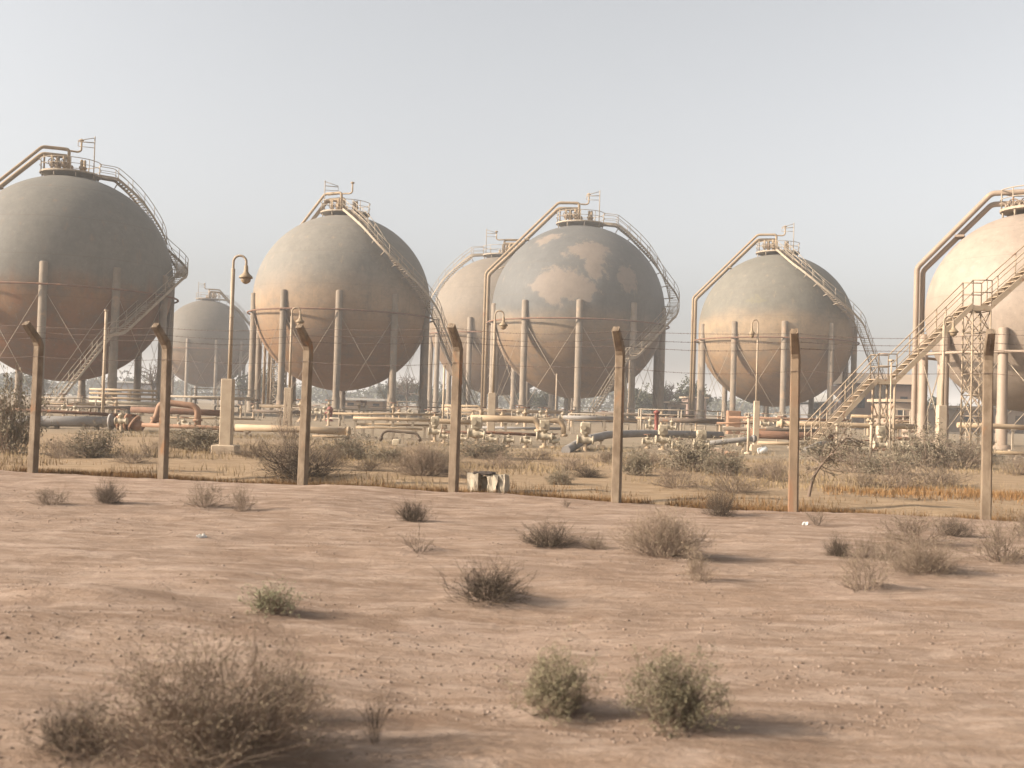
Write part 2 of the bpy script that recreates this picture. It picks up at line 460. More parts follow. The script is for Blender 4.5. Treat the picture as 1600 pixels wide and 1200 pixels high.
EXT = 1400
ax = axis(-EXT, EXT, -13, 13, .065, 1.09)
ay = axis(-300, EXT, 3.6, 24, .065, 1.07)
gx, gy = np.meshgrid(ax, ay)
co = np.stack([gx.ravel(), gy.ravel(), gz(gx.ravel(), gy.ravel())], 1)
nx, ny = len(ax), len(ay)
ii = (np.arange(ny - 1)[:, None] * nx + np.arange(nx - 1)[None, :]).ravel()
quads = np.stack([ii, ii + 1, ii + 1 + nx, ii + nx], 1)
gobj = tri_mesh('ground', co, quads, ground_mat(), nv=4)
gobj.data.polygons.foreach_set('use_smooth', [True] * len(quads))
tag(gobj, 'pinkish tan stony desert ground with clods and faint ripples', 'ground', kind='structure')

# ------------------------------------------------------------------ tanks
def P3(az, rho, z):
    a = R_(az); return Vector((rho * math.sin(a), -rho * math.cos(a), z))

def catmull(pts, n=6):
    pts = [Vector(p) for p in pts]; out = []
    for i in range(len(pts) - 1):
        p0 = pts[max(i - 1, 0)]; p1 = pts[i]; p2 = pts[i + 1]; p3 = pts[min(i + 2, len(pts) - 1)]
        for k in range(n):
            t = k / n
            out.append(.5 * ((2 * p1) + (p2 - p0) * t + (2 * p0 - 5 * p1 + 4 * p2 - p3) * t * t + (3 * p1 - p0 - 3 * p2 + p3) * t ** 3))
    return out + [pts[-1]]

def resample(pts, step):
    L = [0]
    for a, b in zip(pts, pts[1:]): L.append(L[-1] + (b - a).length)
    n = max(2, int(L[-1] / step)); out = []; j = 0
    for k in range(n + 1):
        s = L[-1] * k / n
        while j < len(L) - 2 and L[j + 1] < s: j += 1
        u = (s - L[j]) / max(1e-9, L[j + 1] - L[j])
        out.append(pts[j].lerp(pts[j + 1], u))
    return out

def stairway(pts, width, parent, mat, name='staircase', rail_r=.028, tread_step=.27, rail_h=1.05, post_step=1.5):
    """pts: centre line of the treads, walked from top to bottom"""
    pts = resample(pts, .3); n = len(pts)
    def lat(i):
        t = pts[min(i + 1, n - 1)] - pts[max(i - 1, 0)]
        h = Vector((t.x, t.y, 0))
        h = h.normalized() if h.length > 1e-5 else Vector((1, 0, 0))
        return Vector((h.y, -h.x, 0)), h
    st, tr, hr = MB(), MB(), MB()
    sides = []
    for s in (-1, 1):
        line = [pts[i] + lat(i)[0] * (s * width / 2) for i in range(n)]
        sides.append(line)
        vs = []; w, hh = .03, .14
        for i, p in enumerate(line):
            l = lat(i)[0]
            vs += [p - l * w - Vector((0, 0, hh)), p + l * w - Vector((0, 0, hh)), p + l * w + Vector((0, 0, hh)), p - l * w + Vector((0, 0, hh))]
        fs = []
        for i in range(n - 1):
            for j in range(4): fs.append((i * 4 + j, i * 4 + (j + 1) % 4, i * 4 + 4 + (j + 1) % 4, i * 4 + 4 + j))
        fs += [(3, 2, 1, 0), tuple((n - 1) * 4 + j for j in range(4))]
        st.add(vs, fs)
    for i in range(0, n):
        l, h = lat(i)
        Mx = Matrix((l, h, Vector((0, 0, 1)))).transposed()
        tr.box(pts[i], (width - .06, .24, .035), M=Mx)
    k = max(1, round(post_step / .3))
    so = st.build(name, mat, parent)
    for s, line in zip((-1, 1), sides):
        hr = MB()
        for hgt, rr in ((rail_h, rail_r), (rail_h * .52, rail_r * .75)):
            hr.tube([p + Vector((0, 0, hgt)) for p in line], rr, 5)
        for i in list(range(0, n, k)) + [n - 1]:
            hr.bar(line[i], line[i] + Vector((0, 0, rail_h)), rail_r, 5)
        hr.build('handrail', mat, so)
    tr.build('treads', mat, so)
    return so

def tank(px, py, rpx, label, mats, phase, stair, pipe_az, R=9.0, nleg=10, leg_r=.325, ring_z=-.155, legtop=.05, pipe=True, mast_az=60, top_pad=.28, shell=None, pipes=((.2, 0), (.14, .5)), zc=None, mirror_frame=False, pipe_bend=(.26, 1.2, 1.05, .41), pipe_foot=None, K=1.0):
    Y = F * R * K / rpx
    c = at(px, py, Y)
    if zc is not None: c.z = zc
    rz = -math.atan2(c.x, c.y)
    root = thing('spherical_tank', (c.x, c.y, 0), label, 'gas tank', 'spherical gas tanks on legs', rz)
    root.scale = (K, K, K)
    zc = c.z / K
    lm, pm, sm = mats
    # shell
    mb = MB(); nu, nvv = 96, 48
    vs = [Vector((0, 0, zc - R))]
    for i in range(1, nvv):
        th = math.pi * i / nvv
        for j in range(nu):
            a = 2 * math.pi * j / nu
            vs.append(Vector((R * math.sin(th) * math.cos(a), R * math.sin(th) * math.sin(a), zc - R * math.cos(th))))
    vs.append(Vector((0, 0, zc + R)))
    fs = [(0, 1 + (j + 1) % nu, 1 + j) for j in range(nu)]
    for i in range(nvv - 2):
        o = 1 + i * nu
        fs += [(o + j, o + (j + 1) % nu, o + nu + (j + 1) % nu, o + nu + j) for j in range(nu)]
    o = 1 + (nvv - 2) * nu
    fs += [(o + j, o + (j + 1) % nu, len(vs) - 1) for j in range(nu)]
    mb.add(vs, fs, True)
    mb.build('shell', shell(zc, R), root)
    # legs and bracing
    zl = zc + legtop * R; step = 360 / nleg
    for k in range(nleg):
        az = phase + k * step
        p = P3(az, R * 1.0, 0)
        q = MB(); q.lathe([(leg_r * 1.9, -.3), (leg_r * 1.9, .18), (leg_r * 1.5, .22), (leg_r * 1.15, .24), (leg_r * 1.15, 1.7), (leg_r, 1.78), (leg_r, zl - .06), (leg_r * .8, zl)], p, 18)
        q.build('leg', lm, root)
        a2 = az + step
        zt, zb = zc + ring_z * R - .2, .55
        q = MB()
        q.bar(P3(az, R * 1.01, zt), P3(a2, R * 1.01, zb), .022, 5); q.bar(P3(a2, R * 1.01, zt), P3(az, R * 1.01, zb), .022, 5)
        q.build('brace', sm, root)
    # ring main round the legs, with brackets
    q = MB(); q.ring((0, 0, zc + ring_z * R), R * 1.05, .085, 72, 8)
    for k in range(nleg):
        az = phase + k * step
        q.bar(P3(az, R * 1.0, zc + ring_z * R), P3(az, R * 1.055, zc + ring_z * R), .05, 6)
    q.build('ring_pipe', M['rust'] if pm is not M['cream'] else pm, root)
    # crown platform
    zt = zc + R + .28; pr = top_pad * R
    q = MB(); q.lathe([(pr, zt - .14), (pr + .02, zt - .14), (pr + .02, zt), (pr, zt + .005)], (0, 0, 0), 32, False)
    for a in range(0, 360, 45): q.bar(P3(a + 10, pr * .92, zc + math.sqrt(R * R - (pr * .92) ** 2) - .05), P3(a + 10, pr * .92, zt - .1), .06, 6)
    plat = q.build('top_platform', sm, root)
    q = MB()
    for hgt, rr in ((1.05, .035), (.55, .026)):
        pts = [P3(a, pr, zt + hgt) for a in range(0, 360, 12)]
        q.tube(pts, rr, 5, closed=True)
    for a in range(0, 360, 36): q.bar(P3(a, pr, zt), P3(a, pr, zt + 1.05), .035, 5)
    q.build('railing', sm, plat)
    # valves on the crown
    for (a, rr, h, w) in ((80, .10 * R, 1.25, .17), (110, .135 * R, 1.35, .15), (20, .02 * R, .65, .2), (200, .1 * R, .8, .16)):
        p = P3(a, rr, zt)
        q = MB(); q.lathe([(w * 1.4, 0), (w * 1.4, .1), (w, .12), (w, h * .45), (w * 1.35, h * .47), (w * 1.35, h * .58), (w * .8, h * .6), (w * .8, h), (w * .4, h + .1)], p, 12)
        q.build('relief_valve', pm, root)
    # down-comer pipes
    b0, b1, b2, b3 = pipe_bend
    zh = zc + b1 * R
    for i, (pr_, off) in enumerate(pipes):
        dz = 0 if i == 0 else .55
        sh = P3(pipe_az + 90, off, 0)
        pts = [P3(pipe_az, .02 * R, zt) + sh, P3(pipe_az, .02 * R, zh + dz) + sh, P3(pipe_az, b0 * R, zh + dz) + sh, P3(pipe_az, b2 * R + (.28 if i else 0), zc + b3 * R + (.15 if i else 0)) + sh, P3(pipe_az, b2 * R + (.28 if i else 0), .5) + sh]
        if pipe_foot: pts = pts[:-1] + [P3(pipe_az, b2 * R + (.28 if i else 0), pipe_foot[1] + i * .4) + sh, P3(pipe_az, b2 * R + pipe_foot[0], pipe_foot[1] + i * .4) + sh]
        q = MB(); q.tube(fillet(pts, .3 if R > 7 else .22), pr_, 10)
        q.build('downpipe', pm, root)
    q = MB()
    for (rho, z0) in ((.24, None), (.12, None)):
        for s in (-.35, .75):
            sh = P3(pipe_az + 90, s, 0)
            p = P3(pipe_az, rho * R, zt) + sh
            q.bar(Vector((p.x, p.y, zt)), Vector((p.x, p.y, zh - .2)), .07, 6)
        a, b_ = P3(pipe_az, rho * R, zh - .25) + P3(pipe_az + 90, -.35, 0), P3(pipe_az, rho * R, zh - .25) + P3(pipe_az + 90, .75, 0)
        q.rod(a, b_, .14, .16)
    for (f_, w_) in ((.45, .9),):      # saddle half-way down the slope
        pm_ = P3(pipe_az, (b0 + (b2 - b0) * f_) * R, zc + (b1 + (b3 - b1) * f_) * R)
        nrm = (pm_ - Vector((0, 0, zc))).normalized()
        q.bar(pm_, Vector((0, 0, zc)) + nrm * R, .1, 6)
        q.rod(pm_ + P3(pipe_az + 90, -.35, -.15), pm_ + P3(pipe_az + 90, .75, -.15), .5, .12)
    pq = P3(pipe_az, b2 * R, zc + ring_z * R)
    q.rod(pq + P3(pipe_az + 90, -.3, 0), pq + P3(pipe_az + 90, .8, 0), .12, .12)
    q.rod(P3(pipe_az, R * .98, zc + ring_z * R), pq, .1, .1)
    q.build('pipe_support', pm, root)
    # vent stack
    v0 = P3(pipe_az, .26 * R, zh + .55); v1 = P3(pipe_az + 180, .06 * R, zh + .50); v2 = P3(pipe_az + 180, .09 * R, zh + 1.55)
    q = MB(); q.tube(fillet([v0, P3(pipe_az, .1 * R, zh + .58), v1, v2 - Vector((0, 0, .9)), v2], .35), .085, 8)
    q.lathe([(.09, -.08), (.2, 0), (.2, .08), (.05, .16)], v2, 10)
    q.build('vent_pipe', pm, root)
    # valve risers under the header
    for (rho, off, hh) in ((.06, .45, .14), (.12, -.2, .17), (.17, .3, .12)):
        p0 = P3(pipe_az, rho * R, zt) + P3(pipe_az + 90, off, 0); H = zh - zt
        q = MB(); q.lathe([(hh * 1.7, 0), (hh * 1.7, .12), (hh, .14), (hh, H * .3), (hh * 1.8, H * .32), (hh * 1.8, H * .38), (hh * 1.3, H * .45), (hh * 1.8, H * .55), (hh * 1.8, H * .6), (hh, H * .62), (hh, H - .05)], p0, 10)
        q.bar(p0 + Vector((0, 0, H * .5)), p0 + Vector((0, -.55, H * .5)), .05, 6); q.ring(p0 + Vector((0, -.5, H * .5)), .3, .04, 14, 5, 'Y')
        q.build('valve_riser', pm, root)
    # mast with bent sheet-metal flag frame
    mp = P3(mast_az, pr * .86, zt); mh = zc + R * 1.4
    sgn = -1 if mp.x > 0 else 1
    q = MB(); top = Vector((mp.x, mp.y, mh)); q.bar(mp, top, .055, 6)
    fr = [top - Vector((0, 0, .12)), top + Vector((sgn * 1.35, 0, -.5)), top + Vector((sgn * 1.35, 0, -1.0)), top + Vector((0, 0, -.95)), top + Vector((sgn * 1.3, 0, -.62)), ]
    q.tube([fr[0], fr[1]], .035, 5); q.tube([top + Vector((0, 0, -.55)), top + Vector((sgn * 1.35, 0, -.6))], .045, 5)
    q.tube([top + Vector((0, 0, -1.0)), fr[2]], .03, 5); q.tube([fr[1], fr[2]], .03, 5)
    q.build('mast', sm, root)
    if stair:
        kind, wrap, straight = stair
        pts = [P3(a, r * R, zc + z * R) for (a, r, z) in wrap]
        lead = [P3(wrap[0][0], pr * .95, zt)] + [Vector((pts[0].x, pts[0].y, zt))]
        path = lead[:-1] + catmull(pts, 8)
        if straight:
            path += [Vector((x * R, y * R, zc + z * R)) for (x, y, z) in straight]
        path[-1].z = max(path[-1].z, .1)
        so = stairway(path, .95, root, sm, rail_r=.032)
        # brackets that hold it off the shell, and legs under the straight flight
        rs = resample(path, 1.6)
        for p in rs:
            d = p - Vector((0, 0, zc))
            if d.length < R * 1.2 and p.z > zc - .2 * R:
                q = MB(); q.bar(Vector((0, 0, zc)) + d.normalized() * (R - .05), p - Vector((0, 0, .1)), .05, 5); q.build('bracket', sm, so)
        if straight:
            a, b_ = path[-1 - len(straight)], path[-1]
            for f_ in (.55, .6):
                p = a.lerp(b_, f_)
                for s in (-.45, .45):
                    dirn = Vector((b_.x - a.x, b_.y - a.y, 0)).normalized(); l = Vector((dirn.y, -dirn.x, 0))
                    q = MB(); q.bar(p + l * s - Vector((0, 0, .1)), Vector((p.x + l.x * s, p.y + l.y * s, -.1)), .09, 6); q.build('support_leg', sm, so)
    return root, c

GREY, TAN = (.17, .157, .134), (.33, .245, .165)
lmats = (M['legs'], M['ochre'], M['steel'])
A_wrap = [(90, .42, 1.02), (94, .62, .87), (97, .84, .66), (95, 1.01, .40), (90, 1.09, .21), (80, 1.11, .06), (68, 1.12, -.06)]
tank(104, 436, 160, 'huge grey over brown spherical tank, leftmost, with stair curling round its side', lmats, -11,
     ('A', [(90, .42, 1.02), (97, .62, .87), (104, .84, .64), (106, .98, .42), (100, 1.06, .27), (86, 1.08, .16), (70, 1.10, .06)], [(.46, -1.0, -.56), (.38, -1.02, -.58), (-.08, -1.2, -1.25)]), -90, mast_az=60,
     shell=lambda z, R: shell_mat('shell_paint', GREY, (.25, .15, .085), z, R, -.12, .25, streak=(.26, .12, .06), streak_t=(.46, .66)))
tank(323, 537, 68, 'small far hazy spherical tank seen in the gap behind the tall lamp', lmats, -24,
     ('A', A_wrap, [(.2, -1.0, -1.15)]), 100, mast_az=-70,
     shell=lambda z, R: shell_mat('shell_paint_far', (.14, .12, .095), (.19, .135, .085), z, R, -.1))
tank(535, 474, 137, 'grey and tan spherical tank with stairs running down its front, right of the tall lamp', lmats, -2, ('B', [(5, .30, 1.02), (17.6, .74, .78), (28, .99, .47), (45, 1.085, .18), (62, 1.11, -.04), (75, 1.12, -.20)], [(1.64, .45, -1.26)]), -128, mast_az=-95, K=1.07,
     shell=lambda z, R: shell_mat('shell_paint_dusty', (.205, .185, .155), (.33, .225, .14), z, R, .10, .6, streak=(.27, .15, .085)))
tank(781, 510, 108, 'pinkish tan spherical tank half hidden behind the peeling grey tank', lmats, 12,
     ('A', [(-90, .42, 1.02), (-96, .62, .87), (-100, .84, .66), (-104, 1.0, .42), (-112, 1.09, .25), (-125, 1.11, .1), (-140, 1.12, -.02)], [(.3, 1.4, -1.2)]), 80, mast_az=-75, K=1.33,
     shell=lambda z, R: shell_mat('shell_paint_pink', (.205, .168, .13), (.215, .16, .11), z, R, .1))
tank(903, 488, 135, 'dark grey spherical tank with large peeling pinkish patches on its shell', lmats, 1,
     ('A', A_wrap, [(.60, -.95, -.55), (.54, -.97, -.57), (.16, -1.1, -1.25)]), -90, mast_az=62, K=1.33,
     shell=lambda z, R: shell_mat('shell_paint_peeling', (.130, .126, .117), (.28, .21, .14), z, R, -.1, .25,
        patches=[(.09, .60, .24, .13), (.17, .42, .13, .16), (-.25, .22, .30, .20), (.54, .31, .15, .17), (-.36, .76, .17, .06), (.0, .14, .2, .13)], patch_col=(.26, .205, .16), spec=.15, rough=.6))
tank(1212, 517, 119, 'smaller grey and tan spherical tank behind the orange stained fence post', lmats, 6,
     ('B', [(8, .30, 1.02), (21, .78, .74), (40, 1.02, .38), (63, 1.09, .12), (74, 1.11, -.03)], [(1.55, .68, -1.07)]), -90, mast_az=55,
     shell=lambda z, R: shell_mat('shell_paint_sandy', (.175, .160, .130), (.31, .225, .145), z, R, .14, .3, patches=[(-.25, .32, .16, .04)], patch_col=(.20, .178, .12)))
S7, c7 = tank(1610, 489, 155, 'fresh cream painted spherical tank at the right, behind the long free staircase', (M['cream'], M['cream'], M['steel']), -13, None, -90,
     R=5.5, leg_r=.25, ring_z=-.45, legtop=-.22, mast_az=80, top_pad=.30, pipes=((.155, 0), (.155, .40)), pipe_bend=(.38, 1.12, 1.03, .45), pipe_foot=(.9, .35),
     shell=lambda z, R: shell_mat('shell_paint_cream', (.325, .257, .200), (.305, .238, .182), z, R, .0, .5, streak=(.30, .21, .14), spec=.25, rough=.55, lowbrown=.0))

# ------------------------------------------------------------------ free staircase before the cream tank
def lattice(mb, x0, x1, y0, y1, z0, z1, bays, r=.035, rd=.022):
    cs = [(x0, y0), (x1, y0), (x1, y1), (x0, y1)]
    for c in cs: mb.bar((*c, z0), (*c, z1), r, 5)
    for k in range(bays):
        a, b = z0 + (z1 - z0) * k / bays, z0 + (z1 - z0) * (k + 1) / bays
        for i in range(4):
            p, q = cs[i], cs[(i + 1) % 4]
            mb.bar((*p, a), (*q, b), rd, 5); mb.bar((*q, a), (*p, b), rd, 5); mb.bar((*p, b), (*q, b), rd, 5)

YS = 45.0
b0 = at(1262, 700, YS); b0.z = .05
a1, a2 = at(1366, 593, YS), at(1394, 596, YS)
a3, a4 = at(1512, 479, YS), at(1541, 481, YS)
a5 = at(1640, 392, YS)
a2.z = a1.z; a4.z = a3.z
base = Vector((b0.x, YS, 0))
st = thing('metal_staircase', base, 'long tan free-standing metal staircase in two visible flights before the cream tank', 'staircase')
seq = [(a5, a4), (a3, a2), (a1, b0)]
for (hi, lo) in seq:
    stairway([hi - base, lo - base], 1.0, st, M['stair'], 'stair_flight', rail_r=.026, tread_step=.27)
for (l, r_) in ((a1, a2), (a3, a4)):
    q = MB(); q.box(((l.x + r_.x) / 2 - base.x, 0, l.z - .03), (r_.x - l.x, 1.02, .06)); q.rod(Vector((l.x, -.5 + YS, l.z - .1)) - base, Vector((r_.x, -.5 + YS, l.z - .1)) - base, .05, .2); q.rod(Vector((l.x, .5 + YS, l.z - .1)) - base, Vector((r_.x, .5 + YS, l.z - .1)) - base, .05, .2)
    lo_ = q.build('landing', M['stair'], st)
    for s in (-.5, .5):
        q = MB()
        for h in (1.05, .55): q.bar((l.x - base.x, s, l.z + h), (r_.x - base.x, s, l.z + h), .024, 5)
        for x in (l.x, r_.x): q.bar((x - base.x, s, l.z), (x - base.x, s, l.z + 1.05), .026, 5)
        q.build('handrail', M['stair'], lo_)
q = MB(); lattice(q, a3.x - base.x + .02, a4.x - base.x - .02, -.48, .48, -.1, a3.z - .2, 7)
q.build('support_tower', M['stair'], st)
for x in (a1.x + .1, a2.x - .05):
    for s in (-.45, .45):
        q = MB(); q.bar((x - base.x, s, -.1), (x - base.x, s, a1.z - .12), .05, 6); q.build('leg', M['stair'], st)
for s in (-.45, .45):
    q = MB(); q.bar((a1.x + .1 - base.x, s, a1.z - .9), (a2.x - .05 - base.x, s, .5), .03, 5); q.bar((a1.x + .1 - base.x, s, .5), (a2.x - .05 - base.x, s, a1.z - .9), .03, 5)
    q.build('brace', M['stair'], st)

# ------------------------------------------------------------------ fence posts and wires
H_SH, H_TIP, REACH = 2.46, 2.80, .36
def post_mesh(seed):
    rnd = random.Random(seed); w = .073
    secs = [(0, -.5, w * 1.04), (0, 1.2, w), (0, H_SH - .04, w * .97), (-.05, H_SH + .06, w * .97), (-REACH, H_TIP + .02, w * .8)]
    mb = MB(); vs = []
    ch = .016
    for k, (y, z, h) in enumerate(secs):
        tilt = 0 if k < 2 else (.25 if k == 2 else .75)
        for (a, b) in ((-h + ch, -h), (h - ch, -h), (h, -h + ch), (h, h - ch), (h - ch, h), (-h + ch, h), (-h, h - ch), (-h, -h + ch)):
            vs.append(Vector((a + rnd.uniform(-.004, .004), y + b * math.cos(tilt), z + b * math.sin(tilt) + (rnd.uniform(-.006, .006) if 0 < k else 0))))
    fs = [tuple(range(7, -1, -1)), tuple(range((len(secs) - 1) * 8, len(secs) * 8))]
    for k in range(len(secs) - 1):
        fs += [(k * 8 + i, k * 8 + (i + 1) % 8, k * 8 + 8 + (i + 1) % 8, k * 8 + 8 + i) for i in range(8)]
    return mb.add(vs, fs)
PL = ['leaning concrete fence post beside the dark green bush, first from the left', 'concrete fence post with a rusty streak, just left of the tall lamp', 'concrete fence post rising out of a dark bush before the diagonal stair tank',
      'concrete fence post next to the broken white masonry block', 'pale concrete fence post in front of the peeling patched tank', 'orange rust stained concrete fence post before the smaller grey tank', 'nearest concrete fence post, beside the lattice stair tower']
frz = math.atan2(FD.y, FD.x)
post_pos = []
for i in range(-1, 8):
    p = FA + (FB - FA) * (i / 6)
    p.z = float(gz(p.x, p.y))
    lean = {0: (.0, .012), 1: (0, -.004), 2: (0, .012), 3: (0, .004), 4: (0, .0), 5: (0, -.008), 6: (0, -.004)}.get(i, (0, 0))
    post_pos.append(p)
    if i in (-1,): lab = 'concrete fence post beyond the left frame edge'
    elif i == 7: lab = 'concrete fence post beyond the right frame edge'
    else: lab = PL[i]
    root = thing('fence_post', p, lab, 'fence post', 'cranked concrete fence posts', frz)
    root.rotation_euler = (lean[0], lean[1], frz - R_(4))
    sh = post_mesh(i).build('shaft', M['rustpost'] if i == 5 else M['concrete'], root)
    q = MB()
    for k in range(4):
        f_ = .12 + k * .27
        y, z = -.05 - (REACH - .05) * f_, H_SH + .06 + (H_TIP - H_SH - .06) * f_
        q.ring((0, y, z), .074, .004, 10, 4, 'X')
    q.build('wire_tie', M['wire'], root)
wl = ['lowest sagging barbed wire strand on the fence', 'second barbed wire strand up the cranked fence arms', 'third barbed wire strand up the cranked fence arms', 'top barbed wire strand along the fence arm tips']
hts = [(-.075, H_SH - .25), (-.10, H_SH + .1), (-.2, H_SH + .2), (-.33, H_SH + .32)]
for k in range(4):
    q = MB(); pts = []
    off, z = hts[k]
    for a, b in zip(post_pos, post_pos[1:]):
        for j in range(8):
            t = j / 8; p = a.lerp(b, t)
            pts.append(Vector((p.x + FN.x * off, p.y + FN.y * off, a.z * (1 - t) + b.z * t + z - .05 * (1 - (2 * t - 1) ** 2) * (1 + .5 * math.sin(a.x + k)))))
    p = post_pos[-1]; pts.append(Vector((p.x + FN.x * off, p.y + FN.y * off, p.z + z)))
    q.tube(pts, .0045, 4)
    for j in range(len(pts) - 1):
        for u in (.2, .55, .9):
            c = pts[j].lerp(pts[j + 1], u)
            q.bar(c + Vector((0, -.012, -.012)), c + Vector((0, .012, .012)), .003, 3)
    tag(q.build('barbed_wire', M['wire']), wl[k], 'wire', 'barbed wire strands')

# ------------------------------------------------------------------ lamp posts
def lamp_post(loc, label):
    root = thing('lamp_post', loc, label, 'street lamp', 'gooseneck lamp posts')
    q = MB(); q.cbox((0, 0, .08), (.62, .62, .36), .02); q.build('plinth', M['plinth'], root)
    q = MB(); q.cbox((0, 0, 1.12), (.30, .30, 1.75), .015); q.build('pedestal', M['plinth'], root)
    q = MB(); q.tube([(.03, 0, 1.9), (.03, 0, 4.9)], .052, 10)
    pts = [(.03, 0, 3.6)] + [(.03 + .17 * (1 - math.cos(w)), 0, 5.08 + .17 * math.sin(w)) for w in [math.pi * k / 12 for k in range(13)]] + [(.37, 0, 4.88)]
    q.tube(pts, .032, 8); q.ring((.03, 0, 3.62), .05, .015, 12, 6)
    pole = q.build('pole', M['polepaint'], root)
    q = MB(); q.lathe([(.035, .22), (.05, .2), (.06, .06), (.09, 0), (.17, -.07), (.185, -.12), (.17, -.125), (.08, -.03), (.03, 0)], (.37, 0, 4.78), 18)
    sh = q.build('lamp_shade', M['lamp'], root)
    q = MB(); q.lathe([(.02, -.02), (.1, -.06), (.135, -.13), (.12, -.21), (.06, -.26), (.01, -.275)], (.37, 0, 4.78), 16)
    q.build('globe', M['lamp'], sh)
    return root
def lp(px, Y):
    p = CAM + ray(px, 640) * (Y / ray(px, 640).y)
    return Vector((p.x, Y, float(gz(p.x, Y)) - .02))
LP = lamp_post(lp(355, 28.6), 'nearest gooseneck lamp on a pale square concrete pedestal, standing clear on the sandy ground')
dup(LP, lp(450, 44), 0, 'gooseneck lamp with pale pedestal before the diagonal stair tank')
dup(LP, lp(768, 43), 0, 'gooseneck lamp rising before the left edge of the peeling patched tank')
dup(LP, lp(1182, 43.5), math.pi, 'gooseneck lamp turned the other way, before the smaller grey tank', (.7, .7, 1.0))
dup(LP, lp(1471, 39.5), 0, 'gooseneck lamp beside the vertical pipes of the cream tank')

# bell lamp on an arm clamped to the patched tank's sloping pipe
p = at(783, 419, 150); bl = thing('bracket_lamp', p, 'dark bell lamp on a short arm against the upper left of the patched tank', 'lamp')
q = MB(); q.tube(fillet([(-.3, 0, -.1), (.5, 0, .25), (1.1, 0, .35)], .3), .09, 8); q.build('arm', M['lamp'], bl)
q = MB(); q.lathe([(.12, .35), (.16, .2), (.3, .05), (.55, -.2), (.62, -.42), (.5, -.45), (.2, -.2), (.05, .1)], (1.45, 0, .22), 16, M=Matrix.Rotation(R_(-35), 3, 'Y')); q.build('lamp_shade', M['lamp'], bl)
# ------------------------------------------------------------------ pipework
def pipe(pix, r_px, mat, label, Y=None, sup=(), flange=(), name='pipe', cat='pipe', n=12, rad=.35):
    pts = [at(a[0], a[1], a[2] if len(a) > 2 else Y) for a in pix]
    base = Vector((pts[0].x, pts[0].y, 0))
    Ym = sum(p.y for p in pts) / len(pts); r = r_px * Ym / F
    root = thing(name, base, label, cat, 'yard pipes')
    q = MB(); q.tube(fillet([p - base for p in pts], rad), r, n); q.build('pipe_run', mat, root)
    tot = [0]
    for a, b in zip(pts, pts[1:]): tot.append(tot[-1] + (b - a).length)
    def along(f):
        s = f * tot[-1]
        for i in range(len(pts) - 1):
            if s <= tot[i + 1] + 1e-6:
                u = (s - tot[i]) / max(1e-6, tot[i + 1] - tot[i]); return pts[i].lerp(pts[i + 1], u), (pts[i + 1] - pts[i]).normalized()
        return pts[-1], (pts[-1] - pts[-2]).normalized()
    for f in sup:
        p, d = along(f)
        if p.z - r > .05:
            q = MB(); zt = p.z - r
            q.box((p.x - base.x, p.y - base.y, zt / 2 - .05), (.09, .09, zt + .1)); q.box((p.x - base.x, p.y - base.y, zt - .01), (.2, r * 2.4, .05)); q.box((p.x - base.x, p.y - base.y, .03), (.3, .3, .12))
            q.build('pipe_stand', M['steel'], root)
    for f in flange:
        p, d = along(f)
        q = MB(); q.tube([p - base - d * .05, p - base + d * .05], r * 1.5, 14); q.build('flange', mat, root)
    return root

pipe([(-30, 655), (60, 658), (180, 659)], 8.5, M['greypipe'], 'thick grey pipe lying low behind the first fence post', 45, sup=(.2, .55, .85), flange=(.42, .97))
pipe([(182, 659), (208, 661), (222, 670)], 9.5, M['orange'], 'stubby orange banded pipe end beside the thick grey pipe', 45, flange=(.15, .4, .65))
pipe([(20, 640), (66, 642), (214, 650)], 2.6, M['rust'], 'thin rusty pipe running just above the thick grey pipe', 45.6, sup=(.25, .6, .95))
pipe([(238, 664), (245, 650), (250, 632), (262, 629), (302, 634), (309, 640), (309, 665)], 5.0, M['orange'], 'orange rusty pipe arch between the second post and the tall lamp', 46.5, flange=(.08, .93), rad=.3)
pipe([(222, 664), (330, 668), (392, 673)], 3.3, M['orange'], 'orange pipe lying along the ground behind the tall lamp', 44, sup=(.2, .5, .8), flange=(.97,))
pipe([(205, 640), (290, 643), (352, 646)], 5.0, M['rust'], 'dull brown pipe behind the orange arch', 56, sup=(.1, .5, .9))
pipe([(368, 668), (470, 671), (548, 675)], 5.5, M['pipe_cream'], 'fat cream pipe lying behind the third fence post', 42, sup=(.1, .4, .7), flange=(.98,))
pipe([(488, 681), (545, 684)], 2.0, M['ochre'], 'thin ochre pipe under the fat cream pipe', 41, sup=(.2, .8))
pipe([(552, 653), (620, 655), (676, 657)], 2.6, M['pipe_cream'], 'thin cream pipe on short stands left of the fourth post', 44, sup=(.03, .25, .5, .75, .97))
pipe([(556, 662), (676, 665)], 1.8, M['ochre'], 'thin ochre pipe below the thin cream pipe', 44.6, sup=(.1, .5, .9))
pipe([(556, 668), (600, 668), (660, 671)], 1.7, M['pipe_cream'], 'lowest thin cream pipe left of the fourth post', 43.5, sup=(.1, .5, .9))
pipe([(594, 689), (598, 676), (606, 673), (652, 677), (657, 690)], 2.1, M['darksteel'], 'low dark brown pipe goal standing left of the fourth post', 37, rad=.15, flange=(.05, .95), sup=(.55,))
pipe([(676, 657), (700, 659), (742, 660)], 4, M['pipe_cream'], 'cream pipe behind the fourth fence post', 43, sup=(.3, .8))
pipe([(735, 653), (800, 655), (836, 656), (842, 664), (843, 676)], 5.2, M['pipe_cream'], 'fat cream pipe ending in a down elbow right of the fourth post', 41.5, sup=(.1, .45), flange=(.97,), rad=.45)
pipe([(843, 656), (872, 657), (880, 664), (881, 682)], 4.2, M['pipe_cream'], 'short cream pipe with a down elbow beside the white valve box', 43.5, flange=(.97,), rad=.4)
